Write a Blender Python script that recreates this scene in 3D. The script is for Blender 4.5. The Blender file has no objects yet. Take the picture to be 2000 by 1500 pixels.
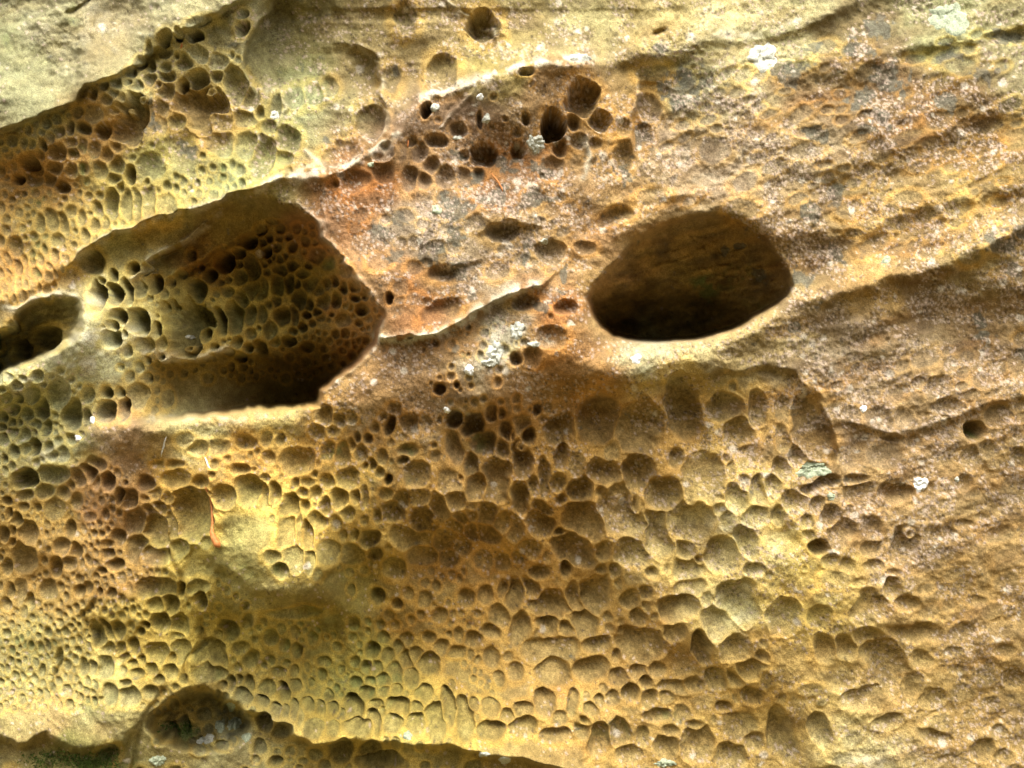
import bpy, math, random
import numpy as np

# ---------------------------------------------------------------- camera, sky, sun, exposure
SC = bpy.context.scene
COLL = SC.collection
CAM_D, CAM_Z, PX = 1.5, 1.5, 0.0008          # metres to the rock plane, eye height, metres per photo pixel on that plane
cam_data = bpy.data.cameras.new('camera')
cam = bpy.data.objects.new('camera', cam_data); COLL.objects.link(cam)
cam.location = (0, -CAM_D, CAM_Z); cam.rotation_euler = (math.radians(90), 0, 0)
cam_data.sensor_width = 36; cam_data.lens = 36 * CAM_D / (2000 * PX)
cam_data.clip_start = 0.02; cam_data.clip_end = 200
SC.camera = cam

SUN_DIR = (0.10, -0.36, 0.90)               # towards the sun
SUN_STRENGTH, SKY_STRENGTH, EXPOSURE = 1.1, 0.15, 1.74
world = bpy.data.worlds.new('World'); SC.world = world; world.use_nodes = True
wn = world.node_tree.nodes; wl = world.node_tree.links
bgn = wn['Background']
sky = wn.new('ShaderNodeTexSky'); sky.sky_type = 'NISHITA'; sky.sun_disc = False
L = math.sqrt(sum(c * c for c in SUN_DIR))
sky.sun_elevation = math.asin(SUN_DIR[2] / L); sky.sun_rotation = math.atan2(SUN_DIR[0], SUN_DIR[1])
sky.dust_density = 6.0; sky.ozone_density = 0.5; sky.air_density = 1.0
hs = wn.new('ShaderNodeHueSaturation'); hs.inputs['Saturation'].default_value = 0.25   # overcast: cloud takes the blue out
wl.new(sky.outputs[0], hs.inputs['Color']); wl.new(hs.outputs[0], bgn.inputs['Color'])
bgn.inputs['Strength'].default_value = SKY_STRENGTH
sd = bpy.data.lights.new('sun', 'SUN'); sd.energy = SUN_STRENGTH; sd.angle = math.radians(60); sd.color = (1.0, 0.94, 0.82)
sun = bpy.data.objects.new('sun', sd); COLL.objects.link(sun)
from mathutils import Vector
sun.rotation_euler = Vector(SUN_DIR).to_track_quat('Z', 'Y').to_euler(); sun.location = (-1, -3, 5)
SC.view_settings.view_transform = 'Standard'; SC.view_settings.look = 'None'
SC.view_settings.exposure = EXPOSURE; SC.view_settings.gamma = 1.0; SC.view_settings.use_curve_mapping = False

# ---------------------------------------------------------------- pockets and cells read off the photograph
# each tile is a 500 x 375 pixel window enlarged four times: x y rx ry [lean] depth
PITS = {
(0,0): """1285 300 44 70 15 3;1390 270 30 60 -15 2;1525 285 62 42 -5 2.5;1560 180 100 45 -15 .5;1720 290 120 120 .4;1885 215 45 65 20 1.5;1890 105 45 40 -20 1;
1090 485 55 45 1.2;1175 500 40 60 -20 1.2;1160 395 25 60 10 1.2;1290 410 60 35 1;1380 440 25 35 2;1295 530 45 45 1.2;1440 480 60 60 1;1550 420 90 70 20 .6;1700 480 80 70 .6;
1300 590 65 60 1;1165 620 60 50 -20 1;1060 670 60 50 .8;1230 660 35 45 1;1290 720 70 70 .8;1440 670 47 62 15 3;1540 630 85 90 -20 1.2;1690 590 50 50 1;1835 665 90 145 -20 .8;
1590 850 210 170 20 1;1640 740 60 60 .8;1090 790 50 40 1;1010 930 150 190 -20 1.2;980 850 50 60 1.2;820 1030 65 65 1.2;1150 930 60 130 .4;1260 860 60 90 .6;1250 950 50 80 -15 .7;1380 960 60 60 .6;
735 740 25 45 1.5;880 720 40 45 .8;940 760 35 45 .8;1000 640 45 30 1.2;900 650 45 45 .8;830 780 40 45 .8;880 860 50 40 .8;720 900 70 70 .4;650 1000 60 40 20 1.5;540 1000 35 60 1.2;440 1030 50 50 1;
390 1070 25 45 1.2;325 1130 25 45 -20 2;225 1260 60 70 20 2;300 1210 35 45 1;430 1190 70 70 1;550 1120 60 40 .7;560 1200 60 55 .8;640 1150 50 60 .6;270 1330 50 60 1.5;410 1310 60 60 1;550 1330 50 60 .8;
650 1320 40 50 .7;145 1410 42 36 2.5;260 1400 60 60 1;370 1400 60 60 1;470 1460 60 40 20 1.5;740 1180 60 70 .6;830 1240 60 70 .6;780 1330 60 80 .6;900 1300 60 70 .7;1030 1370 50 70 1.5;890 1400 50 60 .8;
1150 1420 30 50 1;940 1470 40 40 1;1180 1300 100 120 .5;1400 1150 150 130 20 .5;1730 1120 100 100 .6;1920 1150 80 90 .6;1950 800 70 100 .6;1920 920 90 80 .5;1720 950 100 90 .4""",
(500,0): """330 330 380 340 20 .45;800 600 150 190 .5;900 960 110 120 10 .9;580 690 70 70 .5;300 770 80 80 .5;450 740 70 80 .5;150 840 40 100 5 .6;1180 150 100 120 .5;1770 200 115 125 -20 1.6;1830 430 90 170 20 .6;
1460 580 120 130 .7;1330 860 42 62 20 2.5;1750 940 20 70 1.5;1200 640 150 150 .4;1050 600 80 100 .5;100 1000 60 60 .6;40 1230 100 140 .8;240 1100 90 100 .7;220 1240 70 60 .9;680 1230 150 90 -15 .7;
1000 1190 90 55 -15 1.2;1220 1110 40 40 1;1280 1190 60 70 .8;1400 1110 90 50 1;1580 1010 60 60 1;1790 1230 100 85 15 1.5;1640 1220 45 45 1;1370 1300 60 60 .9;1000 1350 100 90 .6;1200 1400 60 100 10 .8;
1310 1420 60 60 .8;1480 1390 70 80 .8;1620 1380 60 60 .8;1740 1370 50 50 .8;750 1410 120 90 .5;630 1430 50 50 .8;25 880 40 50 1""",
(1000,0): """330 985 88 104 10 3;560 760 125 130 20 1.6;690 930 80 85 20 1.3;480 960 50 60 1.2;100 930 30 45 1.5;110 560 60 30 -10 1.5;370 1160 60 70 1;520 1110 60 60 .8;50 1180 60 70 1.2;40 1040 35 35 1;650 1120 50 40 .7;
870 1000 60 70 .5;860 1230 70 110 .5;1060 850 90 100 .6;1010 1050 70 100 .4;330 1300 70 100 .5""",
(0,375): """380 1130 100 80 1.6;180 1230 60 70 1.8;100 1060 50 50 1;870 100 50 110 5 1;760 140 35 70 -15 1;745 260 35 60 1;820 240 25 60 1;310 250 35 70 .9;400 220 50 80 -20 .8;490 250 35 90 -10 1;120 430 55 80 -10 .7;640 210 30 60 .7;550 150 40 50 .7;1000 100 50 110 .5;1070 100 50 120 .5;
1170 80 50 130 .5;1290 140 90 100 .4;700 560 100 90 .6;1040 600 40 45 10 2;1130 605 35 45 15 2;790 700 35 35 1.5;890 650 30 50 -15 1.5;765 810 58 112 5 2;890 800 62 92 5 1.6;985 780 45 100 -10 1.2;1210 730 56 66 2.5;1340 710 32 34 2;
1280 800 40 40 .8;1270 900 30 45 2;1090 760 50 60 .8;930 990 70 60 1.5;880 1050 45 55 -30 2;860 1150 80 70 1.2;1080 1010 85 110 -10 1.5;1220 1080 34 66 2;1470 1050 170 220 1.2;1580 1110 75 80 1.3;1460 1220 55 35 2;1540 770 72 92 1.2;
1640 645 47 47 2;1750 550 67 72 15 2;1865 560 30 30 2;1875 660 50 60 1;1950 400 60 50 1.5;1870 480 50 40 1.5;1960 600 60 100 1;1970 760 60 80 1;1890 840 55 70 1;1780 780 50 40 .8;1835 980 65 120 -5 1.2;1715 1010 52 102 -15 1.8;
1955 960 45 80 1;1850 1170 40 50 1.3;1940 1220 32 36 2;1960 1110 40 40 1;1790 1250 40 30 1.3;1880 1290 46 36 20 2;1500 500 40 45 .8;1130 1200 90 60 .5;1260 1180 50 60 .6""",
(500,375): """120 235 40 20 2;90 470 33 40 2.5;40 300 45 45 1;280 590 50 40 -20 1;170 730 45 90 1;160 840 35 50 1;265 720 40 70 1.3;320 720 28 40 1.5;340 850 55 75 1;415 880 30 50 -15 1.8;480 940 35 35 1.5;400 965 30 25 2;420 720 50 60 .8;
530 860 50 60 1;550 720 30 45 1.3;610 700 30 38 2;620 850 38 60 5 1.3;680 750 30 50 1.5;770 740 40 50 1.5;775 820 40 35 1.8;850 800 40 40 1.5;830 920 45 50 1.5;590 960 20 20 1.5;510 980 35 30 1;300 960 30 80 -5 1;210 980 55 70 1.2;
360 1060 35 35 1.8;440 1030 25 25 1.3;290 1090 30 30 1.5;255 1170 50 40 1.8;400 1220 50 35 1.5;40 1230 45 70 -20 2;150 1170 40 40 1;120 1090 50 70 .8;30 760 60 80 .8;50 960 40 70 .8;490 770 40 50 1;680 1010 60 50 .6;200 620 60 50 .8;
380 650 50 40 .8;560 560 60 60 .5;700 620 50 50 .5;480 500 70 60 .5;1040 830 24 42 2.5;1200 1130 30 16 2;1920 300 130 80 -15 .7;1450 640 110 60 -10 .7;1340 870 50 40 .5;1450 950 130 90 -15 .6""",
(1000,375): """310 470 110 90 .7;570 440 80 50 .4;800 200 150 60 -15 .6;420 900 90 50 -10 1;110 870 100 60 .9;290 1150 100 100 .6;30 1310 50 50 1.5;160 1290 70 70 .8""",
(0,750): """100 200 60 50 -20 1.3;140 120 45 45 -10 1.2;50 110 50 40 .8;250 100 70 60 .8;320 190 60 80 -10 1.5;215 240 60 50 1;30 260 45 50 1.5;90 300 40 40 1.2;150 300 30 35 1.2;285 310 40 45 1;365 335 35 65 5 1.5;20 340 40 40 1.5;100 380 50 50 .8;
180 410 60 60 .8;265 385 25 40 1.2;35 430 40 60 1;255 490 60 65 15 2;185 510 40 40 1.5;105 530 40 55 15 1.3;25 590 20 40 1.5;380 490 30 40 1.5;405 560 35 40 1.5;490 550 50 60 .8;460 80 80 110 .8;560 240 85 120 1.4;680 90 50 60 .8;
685 260 35 65 1.2;830 200 60 90 1;965 190 50 90 1.3;830 70 45 55 1.2;940 70 35 45 1;1070 110 80 100 .5;1300 110 50 70 .6;740 620 80 60 15 1;180 740 90 80 2;420 720 140 80 .9;610 730 55 80 5 1;690 700 60 90 -20 1.5;745 760 35 70 1;
840 770 65 70 -25 1.5;1140 780 70 60 15 1.2;940 880 30 62 5 2;1020 900 60 75 -10 1.2;1150 890 40 35 1.2;350 850 70 60 .7;500 850 60 50 .7;560 790 30 60 1;600 920 40 60 .8;430 960 80 90 .4;50 920 40 35 1.5;180 960 40 35 1.2;
290 970 30 30 1.5;190 860 60 60 1;65 1020 25 45 1.8;125 1070 45 60 1.3;95 1150 25 45 1.5;210 1170 80 90 .9;95 1240 25 35 1.8;30 1180 40 60 1.2;540 1140 35 75 1.3;480 1270 70 60 1;580 1310 50 70 -15 1.2;540 1400 50 50 1;
630 1400 25 40 1;440 1430 50 80 1.2;180 1350 100 110 .8;60 1430 40 70 1;700 1040 50 40 .6;735 1170 25 25 1.2;800 1170 22 22 1.2;930 1190 55 60 1.3;850 1260 50 40 1.2;850 1310 45 70 1.2;910 1410 65 50 1.3;800 1460 35 30 1.5;
1060 1060 70 110 15 .9;1200 1130 90 180 -8 1;1080 1290 75 130 .9;1250 980 50 90 -25 .9;1320 1100 60 160 -10 .7;1370 1290 70 100 10 .7;1480 1020 150 200 10 1;1740 890 100 80 .9;1940 840 110 110 1.2;1590 1230 60 60 .6;1630 860 22 22 2;
1380 740 110 60 .7;1560 770 60 50 1;1870 680 70 45 1;1920 450 90 60 1;1550 500 80 50 .8;1700 500 80 60 .5;1450 450 70 50 .5;1370 630 70 30 .7;1240 630 50 30 .6;1210 860 80 50 .5;1300 890 60 50 .6;1200 1350 130 80 .6;
1500 1400 150 120 .5;1800 1150 150 100 .4""",
(500,750): """25 860 50 110 -5 1.2;135 850 60 90 1.1;80 430 40 60 .9;190 440 35 50 1.2;540 240 70 80 1.1;650 290 60 60 .9;740 270 45 50 .9;480 370 60 60 .8;590 360 60 50 .7;1080 190 50 50 .9;1205 300 75 70 1;1310 300 60 60 .4;1435 45 40 46 25 2.5;
1570 10 20 25 2;1040 310 45 80 20 2;1000 260 40 40 1;920 340 40 40 1;780 430 30 50 1.5;870 430 35 40 1.5;560 530 50 80 .7;670 560 60 90 -5 .8;740 480 40 50 1.2;820 550 50 70 -15 1;850 640 28 30 2;910 640 35 50 -10 1.5;990 570 40 60 .9;
960 690 40 45 1.2;1030 745 26 40 5 2.5;300 600 140 100 .7;100 580 60 50 .7;60 740 45 40 .8;1150 600 40 45 1.5;1180 520 70 60 .8;1550 490 70 120 -8 .8;1545 280 66 66 5 2.2;1690 310 87 92 2.2;1840 230 46 66 1.5;1915 230 30 45 1.5;
1960 370 60 80 1.3;1780 470 95 90 10 1.4;1920 510 55 80 5 1.1;1670 630 55 95 -12 1.1;1710 820 80 100 1.3;1880 760 110 160 1;1560 920 90 80 10 .9;1510 760 80 90 .4;1590 740 25 30 1.5;1250 720 110 90 .8;1280 880 90 60 .5;1140 900 70 70 1;
1010 860 50 40 .6;560 770 55 50 1;360 860 50 50 .8;310 780 35 50 1;460 860 50 50 1;400 780 60 40 .5;720 730 80 90 .9;660 890 75 80 1.1;780 885 40 55 1.3;845 890 35 90 .8;540 960 50 80 .9;360 960 50 60 1;720 1010 60 60 .9;490 1060 80 70 .8;
620 1080 50 60 .7;260 980 90 120 .9;240 1150 80 140 .8;340 1130 25 150 .5;400 1200 45 120 1.1;760 1180 40 50 1.2;890 1210 75 60 1.4;930 1320 55 50 1.6;1070 1000 90 80 1.1;950 1030 35 60 1.2;1320 1050 100 110 -15 1.2;1370 1080 45 50 1;
1430 960 70 120 -10 1;1700 1030 60 50 1;1800 1020 80 90 1;1600 1060 70 60 1;1540 1120 80 60 30 1;1680 1160 80 60 30 1;1820 1170 100 60 35 1;1950 1090 80 70 20 1;1700 970 45 45 .6;1220 1190 160 80 .9;1460 1230 90 90 1;1600 1270 70 70 .9;
1080 1420 90 80 1;570 1310 100 90 .6;750 1330 110 80 .5;290 1370 80 100 .7;190 1460 60 60 1;410 1380 50 100 .9;130 1350 60 50 .7;1300 1330 100 80 .8;1500 1360 80 80 .8""",
(1000,750): """670 270 150 180 5 1;640 480 150 100 .5;800 510 60 90 .5;1000 340 170 210 -5 .9;1330 200 130 230 -8 1.2;1420 420 120 130 -10 .5;1650 180 120 90 .9;1780 400 110 120 -10 1;1930 200 80 130 .7;1830 540 80 120 .5;360 360 115 130 1.2;
430 430 40 50 1;240 280 35 35 1;190 205 30 45 1.8;70 330 70 70 .8;130 400 55 70 -15 1.8;5 400 20 60 1.5;70 600 80 140 -5 1.2;70 510 50 50 1;385 560 55 110 5 1.5;360 770 60 70 .9;500 630 60 90 .6;540 830 100 120 1.2;730 690 140 110 25 1.1;
1005 720 112 142 1.4;1200 850 122 132 10 1.4;1290 580 60 75 .9;1510 720 160 180 .7;1680 590 45 40 20 .9;1750 880 90 120 10 .7;1720 660 50 70 .5;1940 830 75 110 10 .9;1820 760 50 60 .8;160 800 40 80 1;250 740 45 150 -5 1;70 920 75 140 1.3;
390 900 50 40 1;240 980 80 60 20 1.2;210 1100 115 110 1.2;560 1060 150 130 15 1.1;860 1010 190 190 .9;960 960 65 110 .9;1140 1180 100 190 -5 .9;1420 1060 170 150 .7;1620 980 50 60 .6;1680 1060 60 80 .4;1900 1030 100 100 .6;
1830 1240 90 140 -25 .9;1640 1330 120 130 10 .9;1350 1300 80 80 .9;1380 1430 130 90 .8;1460 1380 35 45 -20 1.5;930 1320 130 100 25 .9;710 1290 70 70 .9;480 1310 170 110 20 1.1;130 1290 90 60 .7;370 1160 60 40 1.2;420 1430 45 80 5 1.8;
210 1460 80 60 1;20 1130 60 110 .9;700 1450 50 50 1;800 1460 50 60 1;1090 1470 50 40 1;1890 1450 80 50 .9;50 1350 60 50 .9""",
(1500,750): """340 400 125 260 -8 .7;350 680 130 70 .8;220 580 60 90 1;110 430 50 110 -5 .6;130 200 60 110 .4;110 680 55 90 -20 1;30 810 80 90 .8;660 530 110 140 .5;900 560 120 100 .5;950 420 70 40 10 1;890 280 100 90 .5;1050 260 90 70 20 .5;650 260 80 70 .4;
400 790 170 60 -10 1.2;210 920 85 90 .9;390 950 65 60 1;500 1050 80 90 20 1;570 1170 90 110 30 .9;310 1080 50 60 .7;120 1180 130 140 .6;90 1020 60 70 .8;390 1280 75 55 -10 1.8;320 1190 50 50 .7;700 760 120 50 1;740 880 120 140 -20 .8;
990 855 125 80 1.2;660 980 40 80 .5;810 1120 70 90 -10 .9;820 1290 80 70 .9;1060 1280 100 150 8 1.1;1100 1180 50 50 1;480 1380 60 60 .8;620 1410 60 60 .8;830 1430 80 50 .9;980 1480 60 40 1.2;1610 380 95 75 -10 2.8;1400 190 130 50 .6;
1780 240 80 90 .6;1590 600 90 90 .7;1720 530 80 70 .6;1960 570 70 70 .7;1530 770 50 60 .9;1140 450 60 50 .6;1360 590 160 120 .25;1290 1180 90 60 .5;1410 1160 60 70 .6;1520 1110 90 40 .7;1670 1040 60 30 .6;1800 1170 120 60 .4""",
(0,1125): """100 130 35 80 -10 1;220 200 45 70 -10 1.2;60 220 40 50 1;180 280 30 50 1;150 130 50 100 .6;380 110 70 80 .7;470 85 30 40 1;620 120 40 50 1.2;680 90 40 50 1;775 130 18 30 1.8;880 130 40 40 1.2;1230 110 160 80 .9;1230 230 60 60 .8;1330 220 70 80 1.2;
1400 110 35 65 -5 2;1560 190 40 70 -20 2;1540 90 90 60 .6;1250 360 70 75 1.3;1140 390 35 30 2;1100 440 30 35 1.8;1400 370 90 90 .9;1380 470 60 50 .9;920 420 60 70 1;840 420 45 90 -25 1.2;780 470 50 120 -20 1;830 560 60 60 .9;1050 560 45 75 -15 1.3;
945 570 40 60 1;970 640 50 40 -20 1;1100 660 45 50 1;1030 690 55 40 1.1;1060 770 55 45 1;970 740 30 50 .8;1180 740 50 60 1;1220 620 80 100 .9;1320 660 55 60 -20 1.2;1330 740 60 70 1;1230 810 50 40 1;820 710 70 90 .9;870 920 60 80 .8;
980 850 50 40 1;1010 940 85 70 .9;1160 920 65 50 1.1;460 640 35 70 1.2;650 720 30 70 1.2;720 720 40 60 .9;1400 580 80 100 .9;1630 620 130 130 1;1640 760 130 100 .8;1780 420 90 90 -20 1;1720 450 60 50 .8;1750 860 45 40 1.3;1800 840 40 70 1.3;
1870 820 30 50 1.2;1945 840 45 60 1.2;1900 940 65 65 -20 1.5;1880 560 60 50 .8;1960 650 60 70 .8;520 900 40 50 .8;850 1380 70 60 .8;1310 1200 90 60 1.5;1440 1160 50 80 1;1600 1080 60 50 1""",
(500,1125): """300 290 200 40 -5 .8;110 480 55 60 .9;320 590 40 55 1.3;740 110 30 45 1;945 160 45 60 -25 1.6;1100 215 40 40 1.6;910 590 50 60 1.6;870 710 50 50 1.3;990 480 45 50 1;1110 560 40 60 -15 1.1;1030 630 50 60 .8;1170 650 50 80 -15 1.1;1240 610 60 60 .9;
1170 490 50 50 .9;1350 480 50 40 1;1350 690 80 90 -15 1;1090 770 70 90 -10 .9;1200 790 60 80 .7;990 810 60 60 1;940 720 50 60 .8;900 820 50 40 1;780 830 50 40 1.2;860 910 60 50 1.2;1000 900 50 40 1;1090 900 50 60 1.2;50 970 47 57 2;
215 910 46 76 -5 1.8;90 870 60 60 .8;150 1040 46 56 2;230 1050 36 56 1.8;295 1040 36 80 1.3;340 1100 30 70 .8;400 1010 50 60 -10 1.8;500 1030 40 60 -10 1.8;590 1030 50 50 1.5;670 1070 30 40 1.6;760 1030 72 112 -10 1.6;940 1010 60 50 1;
1110 1020 92 76 1.5;980 1060 30 40 1.5;1300 920 72 76 1.2;1250 1030 60 60 1;600 1190 50 60 1;780 1200 112 70 5 1.5;450 1190 80 70 .6;920 1140 50 110 1.6;1080 1130 80 90 1.1;1250 1150 80 80 1.2;1390 1140 80 140 -10 1.3;1490 1040 60 150 -8 1.5;
1620 1110 70 170 -15 1.2;1700 1010 50 60 .9;1820 1030 80 70 .9;1840 1210 110 80 1;1960 1090 60 60 1;1440 310 60 60 .8;1320 180 50 60 .8;1650 180 60 70 1;1790 160 60 80 .9;1830 430 80 60 1;1690 500 70 60 1;1580 460 40 60 .8;1440 560 60 60 .8;
1560 590 80 50 .7;1840 640 60 80 .7;1950 120 60 80 1;1890 320 80 80 .8;300 850 50 50 1;70 690 30 30 1;240 690 30 30 1;110 660 40 40 .8;180 750 50 40 .8;540 670 50 40 .7;60 1140 60 70 1.5;200 1200 80 60 1;150 1450 46 42 2;30 1340 50 60 1.2;
660 1380 90 90 1;900 1350 80 60 1;980 1460 180 80 5 1.4""",
(1000,1125): """20 150 80 120 1;300 240 150 110 10 1;150 110 60 130 -30 1;300 400 90 130 -10 1;60 400 90 120 .9;430 420 60 70 1.1;560 360 110 120 .9;650 140 120 130 -15 1;500 180 60 120 -15 .9;930 190 80 70 1.1;1030 150 60 60 1;1040 230 40 60 .8;980 320 65 70 10 1.2;
1120 320 40 30 .9;1310 260 168 112 10 1.2;1000 540 205 122 1;1270 450 90 70 .9;1300 680 110 120 .6;1490 560 77 122 -8 1.5;1610 380 130 110 20 .8;1760 570 120 110 .9;1780 200 140 180 -20 .9;1400 80 130 80 .8;650 530 110 60 -10 1.1;820 620 40 60 1.3;
300 570 200 130 .7;330 760 130 110 1;640 740 140 100 -10 1;830 800 70 70 1;1000 740 80 80 -30 1;1040 820 50 70 -20 1.5;930 920 56 72 1.6;1140 730 70 60 .9;790 960 60 60 1;690 980 45 55 1.2;620 1040 60 50 1;470 1000 45 110 1;250 1000 80 110 1.1;
80 1050 80 60 1;80 1180 100 80 1;340 1250 110 60 .9;560 1160 50 60 1.2;550 1210 70 80 .8;660 1280 80 140 5 1.1;830 1230 80 110 -5 1.1;1010 1260 50 80 .9;1080 960 70 70 1;1210 950 60 50 .9;1280 870 130 60 .8;1150 1090 110 50 -5 .9;1420 850 90 60 .8;
1610 800 90 90 1;1740 800 70 80 .9;1850 740 130 70 -20 .9;1950 640 60 60 .8;1880 930 90 70 .9;1650 1030 60 45 1.2;1230 1230 70 60 .7;1200 1350 110 110 .9;1460 1330 120 160 .9;1720 1420 120 100 .9;1890 1300 70 70 1;1780 1180 120 100 .5;1430 1170 80 40 .7;
900 1400 100 80 .7""",
(1500,1125): """810 240 130 140 20 1;970 70 60 120 8 1.3;1080 210 90 50 .9;1150 450 200 80 5 .9;790 480 110 70 15 .9;620 560 90 100 -10 1;440 570 90 110 -5 .9;900 720 140 240 -35 .9;1120 880 120 110 .7;1270 970 110 80 .8;420 320 90 90 .6;130 330 130 130 .7;
740 960 180 100 -15 .8;560 780 120 120 .6;400 1200 80 120 -15 1;930 1150 120 70 -15 .9;1300 1260 130 60 15 .8;1660 1360 90 80 1;1830 1420 80 60 .8;1200 660 100 60 20 .7;1930 800 90 70 .8;1500 450 100 60 -15 .5;100 1250 110 220 -10 .8;
1640 200 80 40 .5;1440 600 80 40 .5;1480 740 80 40 .5;1850 580 100 50 .6;1750 1000 80 60 .5;1810 1230 70 60 .6""",
}

# ---------------------------------------------------------------- noise helpers
RNG = np.random.default_rng(7)
_T = [np.random.default_rng(100 + i).random((256, 256)).astype(np.float32) for i in range(12)]
def vnoise(x, y, k=0):
    xi = np.floor(x).astype(np.int32); yi = np.floor(y).astype(np.int32)
    fx = (x - xi).astype(np.float32); fy = (y - yi).astype(np.float32)
    fx = fx * fx * fx * (fx * (fx * 6 - 15) + 10); fy = fy * fy * fy * (fy * (fy * 6 - 15) + 10)
    x0 = xi & 255; x1 = (xi + 1) & 255; y0 = yi & 255; y1 = (yi + 1) & 255
    T = _T[k % 12]
    a = T[y0, x0] * (1 - fx) + T[y0, x1] * fx
    b = T[y1, x0] * (1 - fx) + T[y1, x1] * fx
    return (a * (1 - fy) + b * fy) * 2 - 1
def fbm(x, y, k=0, n=3):
    s = 0; a = 1.0
    for i in range(n):
        s = s + a * vnoise(x, y, k + i); x = x * 2.03 + 17.3; y = y * 2.03 + 5.7; a *= 0.5
    return s
def sstep(a, b, x):
    t = np.clip((x - a) / (b - a), 0, 1); return t * t * (3 - 2 * t)

# ---------------------------------------------------------------- grid over the rock face, in photo pixels
def axis(far_lo, lo, hi, far_hi, step):
    mid = list(np.arange(lo, hi, step))
    def run(n_to):
        out = []; d = 0; s = step
        while d < n_to:
            s *= 1.035 if d < 500 else 1.10
            d += s; out.append(d)
        return out
    return np.array([lo - d for d in run(lo - far_lo)][::-1] + mid + [mid[-1] + d for d in run(far_hi - hi)])
GROUND_PY = 750 + CAM_Z / PX
xs = axis(-5200, -50, 2050, 7200, 2.1)
ys = axis(-2600, -50, 1550, GROUND_PY + 90, 2.1)
NX, NY = len(xs), len(ys)
PXg, PYg = np.meshgrid(xs, ys)
PXg = PXg.astype(np.float32); PYg = PYg.astype(np.float32)

CX = np.arange(-5300, 7400, 14.0); CY = np.arange(-2700, 2900, 14.0)      # coarse grid for slow fields
CGX, CGY = np.meshgrid(CX, CY)
def up(F, wx=0, wy=0):                                                                 # coarse -> fine, bilinear
    fx = (PXg + wx - CX[0]) / 14.0; fy = (PYg + wy - CY[0]) / 14.0
    i = np.clip(fx.astype(int), 0, len(CX) - 2); j = np.clip(fy.astype(int), 0, len(CY) - 2)
    a = np.clip(fx - i, 0, 1); b = np.clip(fy - j, 0, 1)
    return ((F[j, i] * (1 - a) + F[j, i + 1] * a) * (1 - b) + (F[j + 1, i] * (1 - a) + F[j + 1, i + 1] * a) * b).astype(np.float32)
def idw(pts, vals, soft):                                                  # smooth scattered interpolation on the coarse grid
    num = [0.0] * len(vals[0]); den = 0.0
    cx = np.clip(CGX, -150, 2150); cy = np.clip(CGY, -150, 1650)
    for (px, py), v in zip(pts, vals):
        w = 1.0 / ((cx - px) ** 2 + (cy - py) ** 2 + soft * soft) ** 2
        den = den + w
        for c in range(len(v)): num[c] = num[c] + w * v[c]
    return [n / den for n in num]

# ---------------------------------------------------------------- large relief (metres, + is into the rock)
MACRO = [(0,0,.085),(250,20,.07),(100,120,.045),(300,90,.02),(60,225,.0),(200,160,-.02),(330,60,-.02),(440,20,.0),
 (150,290,.012),(400,200,.015),(560,60,.045),(620,160,.035),(560,280,.02),(760,120,.045),(900,60,.03),(1000,20,.04),(680,250,.03),
 (830,250,-.02),(1000,200,-.03),(1120,170,-.03),(760,330,-.02),(950,320,-.005),
 (1200,60,.02),(1500,10,.05),(1800,0,.05),(2000,40,.05),(1300,110,-.005),(1600,150,.015),(1900,200,.02),(1400,300,.0),(1700,350,.01),(2000,380,.01),
 (1150,400,-.02),(1300,380,-.015),(1600,520,.01),(1250,720,-.022),(1450,680,-.015),(1650,590,-.015),(1950,500,-.005),(1900,650,.02),
 (1080,620,-.04),(850,480,-.035),(960,430,-.03),(900,560,-.035),(1000,520,-.025),(760,580,-.05),(680,420,-.025),(700,720,-.04),(900,720,-.045),(640,780,-.05),(620,380,.0),
 (60,380,.05),(60,500,.05),(220,440,.02),(150,540,.015),(80,720,.03),(190,660,-.03),(140,700,-.03),(230,620,-.01),(60,742,.0),(250,720,-.01),(330,430,.005),(480,370,.0),
 (60,820,.035),(150,860,.01),(300,850,-.035),(500,830,-.045),(430,930,-.04),(250,930,-.005),(100,1000,.04),(230,1050,.02),
 (350,1000,-.02),(440,1040,-.055),(500,1090,-.075),(570,1135,-.08),(500,1145,-.06),(590,1158,-.075),(440,1105,-.05),(650,980,-.035),(400,1120,-.03),(600,1200,.02),(650,1240,.065),(720,1140,.06),(760,1050,.0),(930,1070,.07),(1080,1060,.06),(1000,1020,.02),(780,1250,.085),(1100,1180,.075),
 (800,900,-.02),(880,980,-.02),(850,1110,.08),(1000,950,.015),(1000,1120,.08),(1150,850,.01),(1200,1000,.02),(1350,850,.012),(1300,1100,.02),
 (1450,980,-.010),(1500,1100,-.008),(1530,1220,-.010),(1600,1000,-.01),(1400,1200,.0),(1150,1280,.06),(1300,1350,.035),(950,1280,.08),
 (40,1150,.06),(60,1300,.05),(200,1250,.025),(150,1400,.015),(300,1200,.0),(350,1320,-.01),(280,1380,-.015),(450,1230,.015),(500,1330,.03),(650,1330,.07),
 (600,1420,.015),(800,1430,.02),(1000,1440,.03),(1150,1450,.03),(700,1490,.05),(400,1480,.02),
 (1600,1300,-.005),(1750,1300,.01),(1650,1150,-.01),(1800,1000,.0),(1900,850,.005),(1800,750,.0),(2000,1000,.02),(1950,1200,.02),(1950,1400,.03),(1700,1450,.0),(1450,1450,.03)]
M = up(idw([p[:2] for p in MACRO], [(1.75 * p[2],) for p in MACRO], 55.0)[0])
# the crag goes on above, below and to the sides with slow swells
M += sstep(0, 1500, -PYg) * 0.35 + 0.05 * sstep(1500, 2300, PYg)
out = np.maximum(np.maximum(-PXg, PXg - 2000), np.maximum(-PYg, PYg - 1500))
M += 0.10 * fbm(PXg / 700, PYg / 500, 3, 3) * sstep(100, 900, out)

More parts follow.
